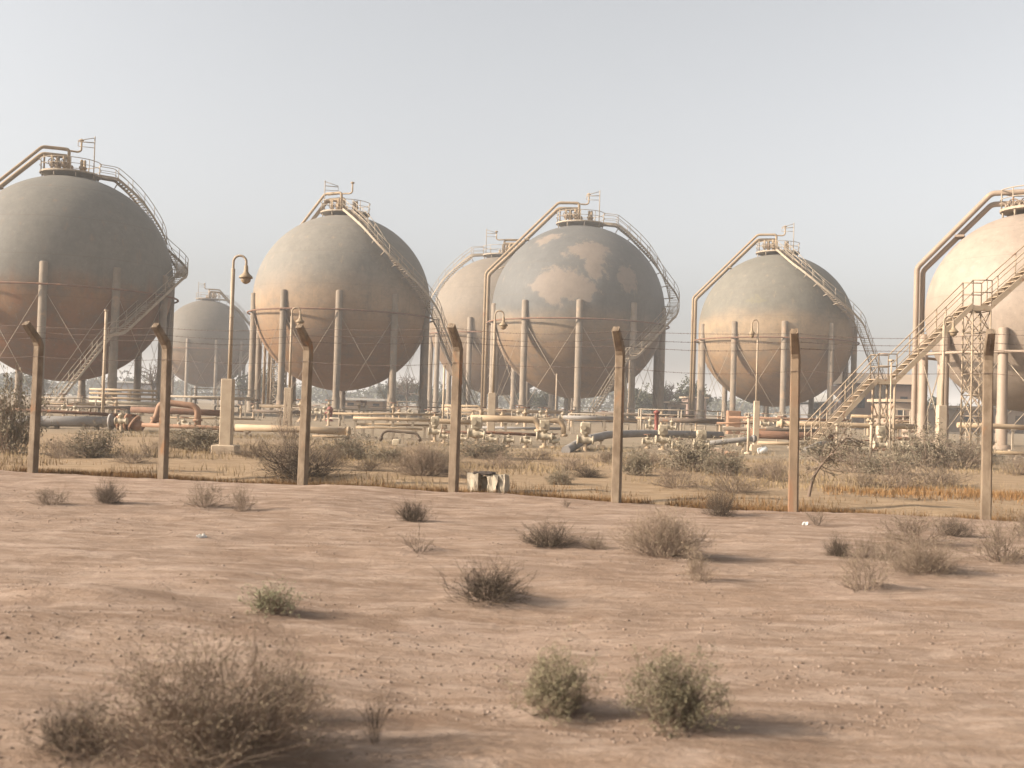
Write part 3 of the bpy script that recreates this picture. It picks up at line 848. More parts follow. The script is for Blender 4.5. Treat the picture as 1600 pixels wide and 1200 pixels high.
pipe([(690, 675), (770, 676), (850, 680)], 2.5, M['rust'], 'rusty low pipe under the cream elbows', 41, sup=(.15, .5, .85))
pipe([(740, 668), (880, 670)], 2.2, M['greypipe'], 'slim grey pipe behind the cream elbows', 47, sup=(.2, .8))
pipe([(884, 704, 36), (912, 688, 40), (950, 679, 43), (1010, 677, 45), (1128, 680, 47)], 6.2, M['greypipe'], 'thick grey pipe rising from the ground beside the fifth post', flange=(.32,), sup=(.45, .8), rad=.6)
pipe([(1096, 694), (1140, 689), (1182, 685)], 4.2, M['greypipe'], 'short grey pipe sloping up left of the sixth post', 41, sup=(.2, .8), flange=(.95,))
pipe([(1168, 678), (1240, 681), (1305, 683)], 6.5, M['rust'], 'thick rust red pipe behind the orange stained post', 48, sup=(.1, .5, .9), flange=(.05,))
pipe([(1120, 661), (1180, 662)], 1.6, M['orange'], 'thin orange pipe right of the gooseneck lamp', 50, sup=(.1, .9))
pipe([(1214, 662), (1290, 663), (1345, 665), (1432, 667)], 4.2, M['pipe_cream'], 'cream pipe crossing behind the free staircase', 51, sup=(.1, .4, .7, .95), flange=(.03,))
pipe([(1184, 692), (1262, 694)], 2.9, M['pipe_cream'], 'low cream pipe below the rust red pipe', 43, sup=(.1, .9))
pipe([(1256, 704, 40), (1282, 693, 42), (1345, 692, 43)], 4.0, M['greypipe'], 'grey pipe bending up at the foot of the free staircase', sup=(.5, .9))
pipe([(1496, 664), (1560, 666), (1640, 670)], 4.2, M['pipe_cream'], 'cream pipe behind the lattice stair tower', 53, sup=(.1, .6))
pipe([(1540, 706), (1640, 711)], 3.2, M['ochre'], 'low ochre pipe right of the nearest post', 42, sup=(.1, .5))
pipe([(1300, 700), (1366, 702), (1436, 706)], 3.0, M['rust'], 'rusty low pipe at the foot of the stair legs', 41, sup=(.1, .6))
for k, (y, mt, lb) in enumerate([(608, 'pipe_cream', 'top'), (614, 'ochre', 'second'), (621, 'pipe_cream', 'third'), (628, 'valve', 'lowest')]):
    pipe([(140, y), (245, y + 3)], 1.9 if k != 3 else 3.0, M[mt], '%s of four stacked cream pipes behind the legs of the leftmost tank' % lb, 80, sup=(.15, .6), n=8)
pipe([(245, 652), (398, 655)], 1.5, M['ochre'], 'thin ochre rail pipe behind the tall lamp pedestal', 62, sup=(.1, .4, .7))
pipe([(255, 619), (398, 622)], 1.7, M['steel'], 'raised tan pipe crossing below the small far tank', 85, sup=(.05, .3, .6, .9), n=8)
pipe([(405, 634), (480, 636)], 3.0, M['pipe_cream'], 'pale pipe between the legs of the diagonal stair tank', 90, sup=(.1, .9), n=8)
pipe([(690, 634), (748, 635), (752, 640), (752, 650)], 2.2, M['pipe_cream'], 'hooked cream pipe right behind the fourth post', 75, sup=(.2,), n=8)
pipe([(690, 640), (880, 644)], 3.0, M['pipe_cream'], 'long cream pipe under the half hidden tank', 92, sup=(.1, .3, .5, .7, .9), n=8)
pipe([(930, 646), (1085, 650)], 2.4, M['darksteel'], 'long dark pipe right of the fifth post', 72, sup=(.1, .5, .9), n=8)
pipe([(1030, 656), (1130, 659)], 4.0, M['darksteel'], 'dark brown pipe below the slim rack rail', 64, sup=(.1, .5, .9), n=8)

pipe([(60, 634), (250, 638)], 2.2, M['darksteel'], 'long dark pipe at the feet of the leftmost tank', 66, sup=(.1, .4, .7), n=8)
pipe([(395, 642), (480, 645)], 2.6, M['darksteel'], 'dark pipe at the feet of the diagonal stair tank', 74, sup=(.1, .9), n=8)
pipe([(520, 646), (690, 648)], 1.8, M['ochre'], 'slim ochre pipe behind the cream stands right of the red hydrant', 66, sup=(.1, .3, .5, .7, .9), n=8)
pipe([(880, 652), (960, 654)], 3.4, M['greypipe'], 'short grey pipe left of the fifth post at mid yard', 62, sup=(.2, .8), n=8)
pipe([(1140, 652), (1330, 657)], 2.0, M['orange'], 'long thin orange pipe before the legs of the smaller grey tank', 66, sup=(.1, .4, .7, .95), n=8)
pipe([(1130, 670), (1300, 674)], 3.2, M['darksteel'], 'dark pipe behind the rust red pipe', 54, sup=(.1, .5, .9), n=8)
pipe([(1330, 650), (1440, 653)], 2.6, M['ochre'], 'ochre pipe right below the pump house', 78, sup=(.2, .8), n=8)
pipe([(1380, 684), (1436, 686)], 3.0, M['orange'], 'short orange pipe left of the cream tank downpipes', 46, sup=(.3,), n=8)
def valve(px, py, Y, s, label, mat='valve', wheel=True):
    p = at(px, py, Y); top = p.z; base = Vector((p.x, Y, 0))
    root = thing('valve', base, label, 'valve', 'valves on the yard pipes')
    h = top
    q = MB(); q.lathe([(.16 * s, -.05), (.16 * s, .05), (.07 * s, .07), (.07 * s, h * .45)], (0, 0, 0), 12); q.build('stand', M['pipe_cream'], root)
    q = MB(); Mx = Matrix.Rotation(R_(90), 3, 'Y')
    q.lathe([(.17 * s, -.3 * s), (.17 * s, -.24 * s), (.1 * s, -.23 * s), (.15 * s, -.08 * s), (.15 * s, .08 * s), (.1 * s, .23 * s), (.17 * s, .24 * s), (.17 * s, .3 * s)], (0, 0, h * .5), 14, M=Mx)
    q.lathe([(.13 * s, h * .5), (.1 * s, h * .72), (.15 * s, h * .73), (.15 * s, h * .8), (.03, h * .82), (.03, h)], (0, 0, 0), 12)
    q.build('valve_body', M[mat], root)
    if wheel:
        q = MB(); q.ring((0, 0, h), .2 * s, .025 * s, 18, 6)
        for a in (0, 60, 120): q.bar((.2 * s * math.cos(R_(a)), .2 * s * math.sin(R_(a)), h), (-.2 * s * math.cos(R_(a)), -.2 * s * math.sin(R_(a)), h), .016 * s, 5)
        q.build('handwheel', M['rust'], root)
    else:
        q = MB(); q.cbox((0, 0, h), (.36 * s, .3 * s, .38 * s), .03); q.lathe([(.1 * s, 0), (.1 * s, .12 * s)], (-.1 * s, -.15 * s, h), 10, M=Matrix.Rotation(R_(90), 3, 'X'))
        q.build('actuator_box', M['valve'], root)
    return root
for (px, py, Y, s, lb, wh) in [
    (680, 657, 42, .85, 'white actuator box on a valve left of the fourth post', False), (694, 669, 41, .6, 'small handwheel valve touching the left side of the fourth post', True),
    (745, 660, 40, 1.1, 'large white actuator box right of the fourth post', False), (851, 664, 40, 1.0, 'white actuator box below the cream elbows', False),
    (866, 678, 40, .7, 'handwheel valve under the second cream elbow', True), (915, 668, 37, .95, 'white box valve on a lone post left of the fifth post', False),
    (722, 675, 40, .6, 'handwheel valve hard against the right of the fourth post', True), (768, 675, 39.5, .7, 'handwheel valve at the foot of the lamp pedestal', True), (795, 677, 40, .7, 'handwheel valve under the long cream pipe', True), (822, 678, 39.5, .7, 'handwheel valve left of the first cream elbow', True),
    (1036, 671, 41, .95, 'white actuator box above the pale green bushes', False), (1096, 680, 39, .95, 'white box valve between the grey pipes', False), (1012, 679, 42, .7, 'handwheel valve right of the fifth post', True), (1060, 686, 40, .8, 'handwheel valve behind the bushes right of the fifth post', True),
    (1130, 682, 44, .6, 'handwheel valve left of the gooseneck lamp turned the other way', True), (1162, 678, 42, .8, 'handwheel valve at the foot of the turned gooseneck lamp', True), (1016, 649, 60, .8, 'round topped valve far behind the fifth post', True), (1050, 651, 60, .8, 'round topped valve before the dark rack', True),
    (1322, 690, 40, .7, 'handwheel valve left of the stair legs', True), (1350, 688, 40, .9, 'handwheel valve at the stair legs', True), (1376, 672, 38, .8, 'tall valve riser with white box beneath the stair landing', False), (1412, 684, 42, .7, 'handwheel valve beside the pipe feet of the cream tank', True),
    (190, 640, 43, .8, 'handwheel valve above the orange banded pipe end', True), (288, 652, 44.5, .8, 'grey handwheel valve under the orange arch', True), (100, 628, 60, .9, 'handwheel valve at the foot of the leftmost tank stairs', True), (118, 630, 62, .9, 'second valve from the foot of the leftmost tank stairs', True),
    (495, 634, 80, 1.2, 'valve cluster left of the red hydrant under the diagonal stair tank', True), (508, 631, 82, 1.2, 'valve just left of the red hydrant', True), (470, 636, 80, 1.1, 'valve under the diagonal stair tank behind the third post', True), (810, 637, 88, 1.2, 'far valve between the first two legs of the patched tank', True), (845, 637, 90, 1.2, 'far valve beneath the middle of the patched tank', True), (880, 640, 90, 1.2, 'far valve left of the front leg of the patched tank', True), (945, 643, 85, 1.2, 'far valve left of the fifth post below the patched tank', True), (640, 636, 92, 1.2, 'far valve right under the diagonal stair tank', True), (668, 640, 88, 1.2, 'far valve by the white post left of the fourth post', True), (1215, 645, 95, 1.2, 'far valve beneath the smaller grey tank', True), (1195, 646, 80, 1.1, 'far valve left below the smaller grey tank', True)]:
    valve(px, py, Y, s, lb, wheel=wh)

# the crowd of small risers under the tanks, nothing tells one from another
rr = random.Random(17)
g0 = thing('small_riser', (0, 0, 0), 'small hazy pipe riser in the crowded yard beneath the far tanks', 'pipe riser', 'small pipe risers beneath the tanks')
q = MB(); q.lathe([(.2, -.05), (.2, .05), (.09, .07), (.09, .9), (.17, .92), (.17, 1.0), (.08, 1.02), (.08, 1.25)], (0, 0, 0), 10); q.build('riser', M['pipe_cream'], g0)
q = MB(); q.tube(fillet([(0, 0, .6), (.7, 0, .6), (.95, 0, .6), (.95, 0, -.1)], .2), .075, 8); q.build('branch_pipe', M['steel'], g0)
q = MB(); q.ring((0, 0, 1.25), .24, .035, 12, 5); q.bar((-.24, 0, 1.25), (.24, 0, 1.25), .025, 5); q.build('handwheel', M['rust'], g0)
first_ = True
for k in range(64):
    px = rr.uniform(60, 1440); Y = rr.uniform(62, 104)
    p = at(px, 650, Y); sc = rr.uniform(.7, 1.25)
    if first_: g0.location = (p.x, Y, 0); first_ = False
    else: dup(g0, (p.x, Y, 0), rr.choice((0, math.pi)) + rr.uniform(-.3, .3), None, (sc, sc, sc))
# red hydrant
p = at(515, 655, 78); hy = thing('hydrant', (p.x, p.y, 0), 'red fire hydrant below the diagonal stair tank', 'hydrant')
M['red'] = pmat('faded_red_paint', (.26, .075, .05), (.20, .06, .045), 3, .6, 30, .1)
q = MB(); q.lathe([(.28, -.1), (.28, .08), (.17, .1), (.17, .75), (.24, .77), (.24, .85), (.16, 1.0), (.04, 1.08)], (0, 0, 0), 14); q.build('barrel', M['red'], hy)
for s in (-1, 1):
    q = MB(); q.bar((s * .1, 0, .6), (s * .34, 0, .6), .09, 10); q.build('outlet', M['red'], hy)
# orange drum beside the smaller tank, and another standing pipe marker
for (px, Y, h, w, lb, mt) in [(1146, 70, 1.5, .42, 'orange box shaped cabinet by the legs of the smaller grey tank', 'orange'), (1026, 62, 1.3, .12, 'slim red standpipe right of the fifth post', 'red')]:
    p = at(px, 650, Y); c = thing('equipment_cabinet' if w > .3 else 'standpipe', (p.x, Y, 0), lb, 'cabinet' if w > .3 else 'standpipe')
    if w > .3:
        q = MB(); q.cbox((0, 0, h / 2 + .1), (w * 2, w * 1.6, h), .03); q.build('cabinet_body', M[mt], c)
        q = MB(); q.cbox((0, -w * .81, h / 2 + .1), (w * 1.7, .03, h * .86), .01); q.build('door', M[mt], c)
    else:
        q = MB(); q.lathe([(w * 1.8, -.05), (w * 1.8, .08), (w, .1), (w, h), (w * 1.5, h + .02), (w * 1.5, h + .12), (.03, h + .2)], (0, 0, 0), 12); q.build('riser', M[mt], c)

# small concrete footing blocks and white litter drum
def block(px, py, w, h, d, mat, label, name='concrete_block', cat='block'):
    p = gpt(px, py); Y = p.y; k = Y / F
    q = MB(); q.cbox((0, 0, h * k / 2 - .03), (w * k, d * k, h * k + .06), .03)
    o = q.build(name, M[mat]); o.location = p; o.rotation_euler = (0, 0, random.uniform(-.3, .3))
    return tag(o, label, cat)
block(620, 695, 12, 9, 14, 'valve', 'small white block under the dark pipe goal')
block(1120, 716, 20, 18, 24, 'wall_tan', 'tan concrete footing under the short grey pipe')
block(1142, 716, 16, 11, 24, 'orange', 'low orange brick footing right of the tan footing')

p = gpt(1191, 709); dr = thing('plastic_drum', p, 'white plastic drum lying left of the orange stained post', 'drum')
q = MB(); q.lathe([(.1, -.17), (.125, -.15), (.13, 0), (.125, .15), (.1, .17)], (0, 0, .12), 16, M=Matrix.Rotation(R_(75), 3, 'Y')); q.build('drum_body', M['white'], dr)
q = MB(); q.lathe([(.03, 0), (.03, .04)], (.16, 0, .18), 10, M=Matrix.Rotation(R_(75), 3, 'Y')); q.build('cap', M['white'], dr)

# broken masonry by the fourth post
p = gpt(761, 771); ru = thing('broken_masonry', p, 'broken white masonry block with a sooty hollow, right of the fourth post', 'rubble', rz=frz)
def rough(c, size, seed):
    rnd = random.Random(seed); mb = MB(); n = 4
    import bmesh
    bm = bmesh.new(); bmesh.ops.create_cube(bm, size=1)
    bmesh.ops.subdivide_edges(bm, edges=bm.edges[:], cuts=3, use_grid_fill=True)
    for v in bm.verts:
        v.co = Vector((v.co.x * size[0], v.co.y * size[1], v.co.z * size[2])) + Vector((rnd.uniform(-1, 1), rnd.uniform(-1, 1), rnd.uniform(-1, 1))) * .018 + Vector(c)
    bm.verts.index_update()
    mb.add([v.co for v in bm.verts], [[v.index for v in f.verts] for f in bm.faces]); bm.free(); return mb
rough((-.235, 0, .19), (.2, .3, .46), 1).build('pier', M['rubble'], ru)
rough((.12, .02, .185), (.19, .3, .44), 2).build('pier', M['rubble'], ru)
rough((.29, .04, .18), (.13, .28, .45), 3).build('pier', M['rubble'], ru)
rough((-.05, .12, .16), (.26, .1, .38), 4).build('back_wall', M['rubble'], ru)
rough((-.06, .0, .425), (.36, .28, .04), 5).build('lintel', M['soot'], ru)

# litter
for (px, py, s, lb) in [(315, 839, .05, 'white scrap of litter on open sand left of centre'), (1258, 820, .05, 'white scrap of litter beside a small dark bush below the sixth post')]:
    p = gpt(px, py); o = rough((0, 0, .01), (s * 1.5, s, s * .6), px).build('litter_scrap', M['white']); o.location = p; o.rotation_euler = (0, 0, px)
    tag(o, lb, 'litter')

# pipe racks (dark, behind)
def rack(px0, px1, pytop, Y, label, mat='darksteel', decks=2):
    a, b = at(px0, pytop, Y), at(px1, pytop, Y); base = Vector((a.x, Y, 0)); L = b.x - a.x; h = (a.z + b.z) / 2
    root = thing('pipe_rack', base, label, 'pipe rack', 'low pipe racks in the yard')
    n = max(2, int(L / 2.2))
    for i in range(n + 1):
        q = MB(); x = L * i / n
        for y in (0, 1.2): q.bar((x, y, -.1), (x, y, h), .05, 5)
        q.bar((x, 0, h * .55), (x, 1.2, h * .55), .04, 5)
        q.build('frame', M['steel'], root)
    for y in (0, 1.2):
        q = MB(); q.bar((0, y, h), (L, y, h), .035, 5); q.bar((0, y, h * .8), (L, y, h * .8), .025, 5); q.build('rail', M['steel'], root)
    for i in range(4):
        q = MB(); q.tube([(-.2, .15 + .3 * i, h * .55 + .13), (L + .2, .15 + .3 * i, h * .55 + .13)], .06 + .03 * (i % 2), 8)
        q.build('rack_pipe', M[mat] if i % 2 else M['pipe_cream'], root)
rack(300, 398, 608, 95, 'pipe rack crossing below the small far tank', 'rust')
rack(535, 610, 634, 100, 'pipe rack before the pale roofed shed', 'steel')
rack(1002, 1128, 641, 66, 'dark pipe rack right of the fifth post', 'darksteel')
rack(1170, 1330, 648, 80, 'pipe rack under the smaller grey tank', 'rust')
rack(620, 690, 628, 130, 'pipe rack below the far trees left of the fourth post', 'rust')
rack(800, 1000, 636, 120, 'pipe rack behind the legs of the patched tank', 'steel')
rack(60, 150, 622, 72, 'pipe rack under the leftmost tank', 'darksteel')
rack(700, 800, 640, 84, 'pipe rack under the half hidden tank', 'darksteel')
rack(890, 1000, 648, 70, 'pipe rack left and right of the fifth post', 'rust')
rack(170, 260, 634, 78, 'pipe rack behind the second post', 'rust')
rack(440, 530, 638, 84, 'pipe rack under the diagonal stair tank', 'darksteel')
rack(1395, 1450, 640, 70, 'pipe rack behind the stair landing', 'rust')

# lattice tower behind the diagonal-stair tank
p = at(434, 630, 124); lt = thing('lattice_tower', (p.x, p.y, 0), 'tan lattice tower seen between the left legs of the diagonal stair tank', 'tower')
q = MB(); lattice(q, -.7, .7, -.7, .7, -.1, 6.2, 6, .09, .05); q.build('tower_frame', M['steel'], lt)
q = MB(); q.box((0, 0, 6.25), (1.7, 1.7, .1)); q.build('tower_deck', M['steel'], lt)
for (px, Y, h, lb) in [(692, 60, 3.6, 'white standing pole just left of the fourth post'), (1391, 36, 3.4, 'thin upright stand by the stair landing'), (1362, 36, 1.3, 'short pale stand left of the stair legs'), (1308, 40, 1.2, 'short pale stand behind the green bush'), (1170, 40, 1.4, 'slim white marker post left of the turned gooseneck lamp'), (868, 95, 4.4, 'thin standing pole under the patched tank'), (160, 47, 5.1, 'thin tan pole before the leftmost tank')]:
    p = at(px, 650, Y); o = thing('pole', (p.x, Y, float(gz(p.x, Y))), lb, 'pole')
    q = MB(); q.bar((0, 0, -.1), (0, 0, h), .025 if px == 1391 else .06 * (1 if h > 2 else .8), 8); q.build('shaft', M['plinth'], o)
    q = MB(); q.lathe([(.14, -.05), (.14, .06), (.06, .08)], (0, 0, 0), 10); q.build('base_collar', M['plinth'], o); q = MB(); q.lathe([(.09, h - .06), (.09, h)], (0, 0, 0), 10); q.build('cap', M['plinth'], o)

# ------------------------------------------------------------------ far buildings
def building(px0, px1, pytop, Y, depth, wall, roof, label, slope=0, over=.4, wins=3, door=True):
    a, b = at(px0, pytop, Y), at(px1, pytop, Y); W = b.x - a.x; h = (a.z + b.z) / 2
    root = thing('building', ((a.x + b.x) / 2, Y, 0), label, 'building')
    q = MB(); q.box((0, depth / 2, h / 2 - .25), (W, depth, h - .1 + .3)); q.build('wall', M[wall], root)
    q = MB()
    if slope:
        x0, x1, y0, y1 = -W / 2 - over, W / 2 + over, -over, depth + over
        q.add([(x0, y0, h), (x1, y0, h), (x1, y1, h), (x0, y1, h), (x0, (y0 + y1) / 2, h + slope), (x1, (y0 + y1) / 2, h + slope)], [(3, 2, 1, 0), (0, 1, 5, 4), (2, 3, 4, 5), (0, 4, 3), (1, 2, 5)])
    else:
        q.box((0, depth / 2, h + .12), (W + 2 * over, depth + 2 * over, .3))
    q.build('roof', M[roof], root)
    for i in range(wins):
        x = -W / 2 + W * (i + .5) / wins
        if door and i == wins // 2:
            q = MB(); q.box((x, -.02, 1.05), (1.0, .06, 2.1)); q.build('door', M['darksteel'], root)
        else:
            q = MB(); q.box((x, -.02, h * .58), (min(1.4, W / wins * .5), .06, h * .28)); q.build('window', M['glass'], root)
    return root
building(538, 598, 625, 165, 8, 'wall_tan', 'roof_pale', 'low tan shed with a pale flat roof below the diagonal stair tank', over=.7)
building(1034, 1072, 630, 190, 8, 'wall_tan', 'roof_tan', 'low tan flat roofed house seen left of the smaller grey tank', over=.6)
building(1335, 1446, 600, 150, 12, 'wall_brown', 'roof_tan', 'large dull brown hall behind the stair landing', slope=1.6, wins=5)
building(1398, 1440, 628, 110, 7, 'wall_tan', 'roof_tan', 'tan pump house right below the stair landing', wins=2)
building(1264, 1302, 628, 140, 6, 'wall_grey', 'roof_pale', 'small grey kiosk with a pale pitched roof right under the smaller grey tank', slope=1.2, wins=2, over=.8)
building(162, 244, 598, 230, 10, 'wall_grey', 'roof_pale', 'hazy grey block behind the legs of the leftmost tank', wins=5)
building(398, 424, 596, 240, 10, 'wall_tan', 'roof_tan', 'hazy pinkish block in the gap left of the diagonal stair tank', wins=2)
building(1500, 1660, 640, 130, 10, 'wall_tan', 'roof_tan', 'low tan block behind the cream tank legs', wins=6)
building(1075, 1104, 622, 210, 8, 'wall_brown', 'roof_tan', 'small brown block behind the downpipe of the smaller grey tank', wins=2)

# ------------------------------------------------------------------ vegetation
def polylines_mesh(lines, sides=3):
    co, fa = [], []
    for pts, ra, rb in lines:
        n = len(pts); o = len(co)
        for i, p in enumerate(pts):
            t = (pts[min(i + 1, n - 1)] - pts[max(i - 1, 0)])
            t = t.normalized() if t.length > 1e-9 else Vector((0, 0, 1))
            a = Vector((1, 0, 0)) if abs(t.x) < .8 else Vector((0, 1, 0))
            u = t.cross(a).normalized(); w = t.cross(u); r = ra + (rb - ra) * i / (n - 1)
            for j in range(sides):
                g = 2 * math.pi * j / sides
                co.append(tuple(p + (u * math.cos(g) + w * math.sin(g)) * r))
        for i in range(n - 1):
            for j in range(sides):
                fa.append((o + i * sides + j, o + i * sides + (j + 1) % sides, o + (i + 1) * sides + (j + 1) % sides, o + (i + 1) * sides + j))
    return co, fa

def leaf_quads(points, rnd, s0, s1, narrow=.45):
    n = len(points); P = np.array([tuple(p) for p in points])
    rs = np.random.RandomState(rnd.randrange(1 << 30))
    d = rs.normal(size=(n, 3)); d[:, 2] = np.abs(d[:, 2]) * .8; d /= np.linalg.norm(d, axis=1)[:, None]
    e = np.cross(d, rs.normal(size=(n, 3))); e /= np.linalg.norm(e, axis=1)[:, None] + 1e-9
    s = rs.uniform(s0, s1, n)[:, None]
    co = np.stack([P, P + d * s * .5 + e * s * narrow * .5, P + d * s, P + d * s * .5 - e * s * narrow * .5], 1).reshape(-1, 3)
    return co, np.arange(4 * n).reshape(-1, 4)

def grow(rnd, p, d, L, r, depth, lines, tips, upw, wob, nch, segs=3):
    pts = [p]; dd = d.copy()
    for i in range(segs):
        dd = (dd + Vector((rnd.gauss(0, wob), rnd.gauss(0, wob), rnd.gauss(0, wob) + upw))).normalized()
        pts.append(pts[-1] + dd * (L / segs))
    lines.append((pts, r, r * .45))
    if depth == 0:
        tips += [pts[-1], pts[-2].lerp(pts[-1], .5), pts[1].lerp(pts[2], rnd.random())]
        return
    for k in range(nch[depth - 1]):
        f = rnd.uniform(.25, 1.0) * segs; i = min(int(f), segs - 1)
        q = pts[i].lerp(pts[i + 1], f - i)
        nd = (dd + Vector((rnd.gauss(0, .6), rnd.gauss(0, .6), rnd.gauss(.05, .45)))).normalized()
        grow(rnd, q, nd, L * rnd.uniform(.4, .65), r * .6, depth - 1, lines, tips, upw, wob, nch, segs)

def shrub_proto(seed, stems, spread, ln, leaves, leaf_size, r=.0055, nch=(3, 5), upw=.06, wob=.16, jitter=.015, leafscatter=1):
    """unit shrub, about 1 wide and .7 high"""
    rnd = random.Random(seed); lines, tips = [], []
    for k in range(stems):
        az = rnd.uniform(0, 2 * math.pi); el = R_(rnd.uniform(*spread))
        d = Vector((math.cos(az) * math.cos(el), math.sin(az) * math.cos(el), math.sin(el)))
        b = Vector((math.cos(az), math.sin(az), 0)) * rnd.uniform(0, .07) - Vector((0, 0, .05))
        grow(rnd, b, d, ln * rnd.uniform(.55, 1.0), r, 2, lines, tips, upw, wob, nch)
    tw = polylines_mesh(lines)
    pts = []
    if leaves:
        for _ in range(leaves):
            t = rnd.choice(tips); pts.append(t + Vector((rnd.gauss(0, jitter), rnd.gauss(0, jitter), rnd.gauss(0, jitter))))
    lf = leaf_quads(pts, rnd, leaf_size * .6, leaf_size * 1.3) if pts else None
    allc = np.array(tw[0]); 
    w = np.percentile(np.abs(allc[:, :2]), 97); hgt = np.percentile(allc[:, 2], 98.5)
    return tw, lf, w, hgt

PROTO = {}
def make_proto(kind, seed, mats, **kw):
    tw, lf, w, h = shrub_proto(seed, **kw)
    s = .5 / w; sz = 1.0 / h
    sc = np.array([s, s, sz])
    tm = tri_mesh('twigs', np.array(tw[0]) * sc, np.array(tw[1]), M[mats[0]], nv=4)
    lm_ = tri_mesh('leaves', lf[0] * sc, lf[1], M[mats[1]], nv=4) if lf else None
    md = (tm.data, lm_.data if lm_ else None)
    bpy.data.objects.remove(tm)
    if lm_: bpy.data.objects.remove(lm_)
    PROTO.setdefault(kind, []).append(md)
for s in (1, 2, 3): make_proto('dry', s, ('twig', 'leaf_dry'), stems=34, spread=(12, 80), ln=.55, leaves=1500, leaf_size=.022)
for s in (4, 5): make_proto('big_dry', s, ('twig', 'leaf_dry'), stems=115, spread=(5, 85), ln=.55, leaves=8000, leaf_size=.016, r=.0035, nch=(4, 6), wob=.2)
for s in (6, 7): make_proto('dark', s, ('twig_dark', 'leaf_dry'), stems=80, spread=(4, 78), ln=.55, leaves=3000, leaf_size=.016, nch=(4, 5), r=.0045)
for s in (8, 9): make_proto('olive', s, ('twig', 'leaf_olive'), stems=70, spread=(15, 88), ln=.55, leaves=15000, leaf_size=.021, r=.004, upw=.10)
for s in (10, 11): make_proto('grey', s, ('twig', 'leaf_grey'), stems=46, spread=(10, 85), ln=.55, leaves=5200, leaf_size=.034)
make_proto('pale', 12, ('twig', 'leaf_pale'), stems=50, spread=(25, 88), ln=.55, leaves=3500, leaf_size=.035, upw=.1)
for s in (13, 14): make_proto('vee', s, ('twig_dark', 'leaf_dry'), stems=16, spread=(30, 80), ln=.55, leaves=350, leaf_size=.02, nch=(2, 4), r=.006)

CNT = {}
def shrub(kind, px, py, w, h, label, group=None):
    """px,py: foot of the shrub in the photograph; w,h its size there"""
    p = gpt(px, py); k = math.hypot(p.x, p.y) / F * .97
    if p.y > 19 and px > 100: h *= .86
    i = CNT.get(kind, 0); CNT[kind] = i + 1
    tw, lf = PROTO[kind][i % len(PROTO[kind])]
    root = thing('dry_shrub' if kind in ('dry', 'big_dry', 'dark', 'vee') else 'green_shrub', p - Vector((0, 0, .01)), label, 'shrub', group or 'desert shrubs', random.uniform(0, 6.28))
    root.scale = (w * k * 1.05, w * k * 1.05, h * k * 1.05)
    a = bpy.data.objects.new('twigs', tw); COL.objects.link(a); a.parent = root
    if lf:
        b = bpy.data.objects.new('leaves', lf); COL.objects.link(b); b.parent = root
    return root

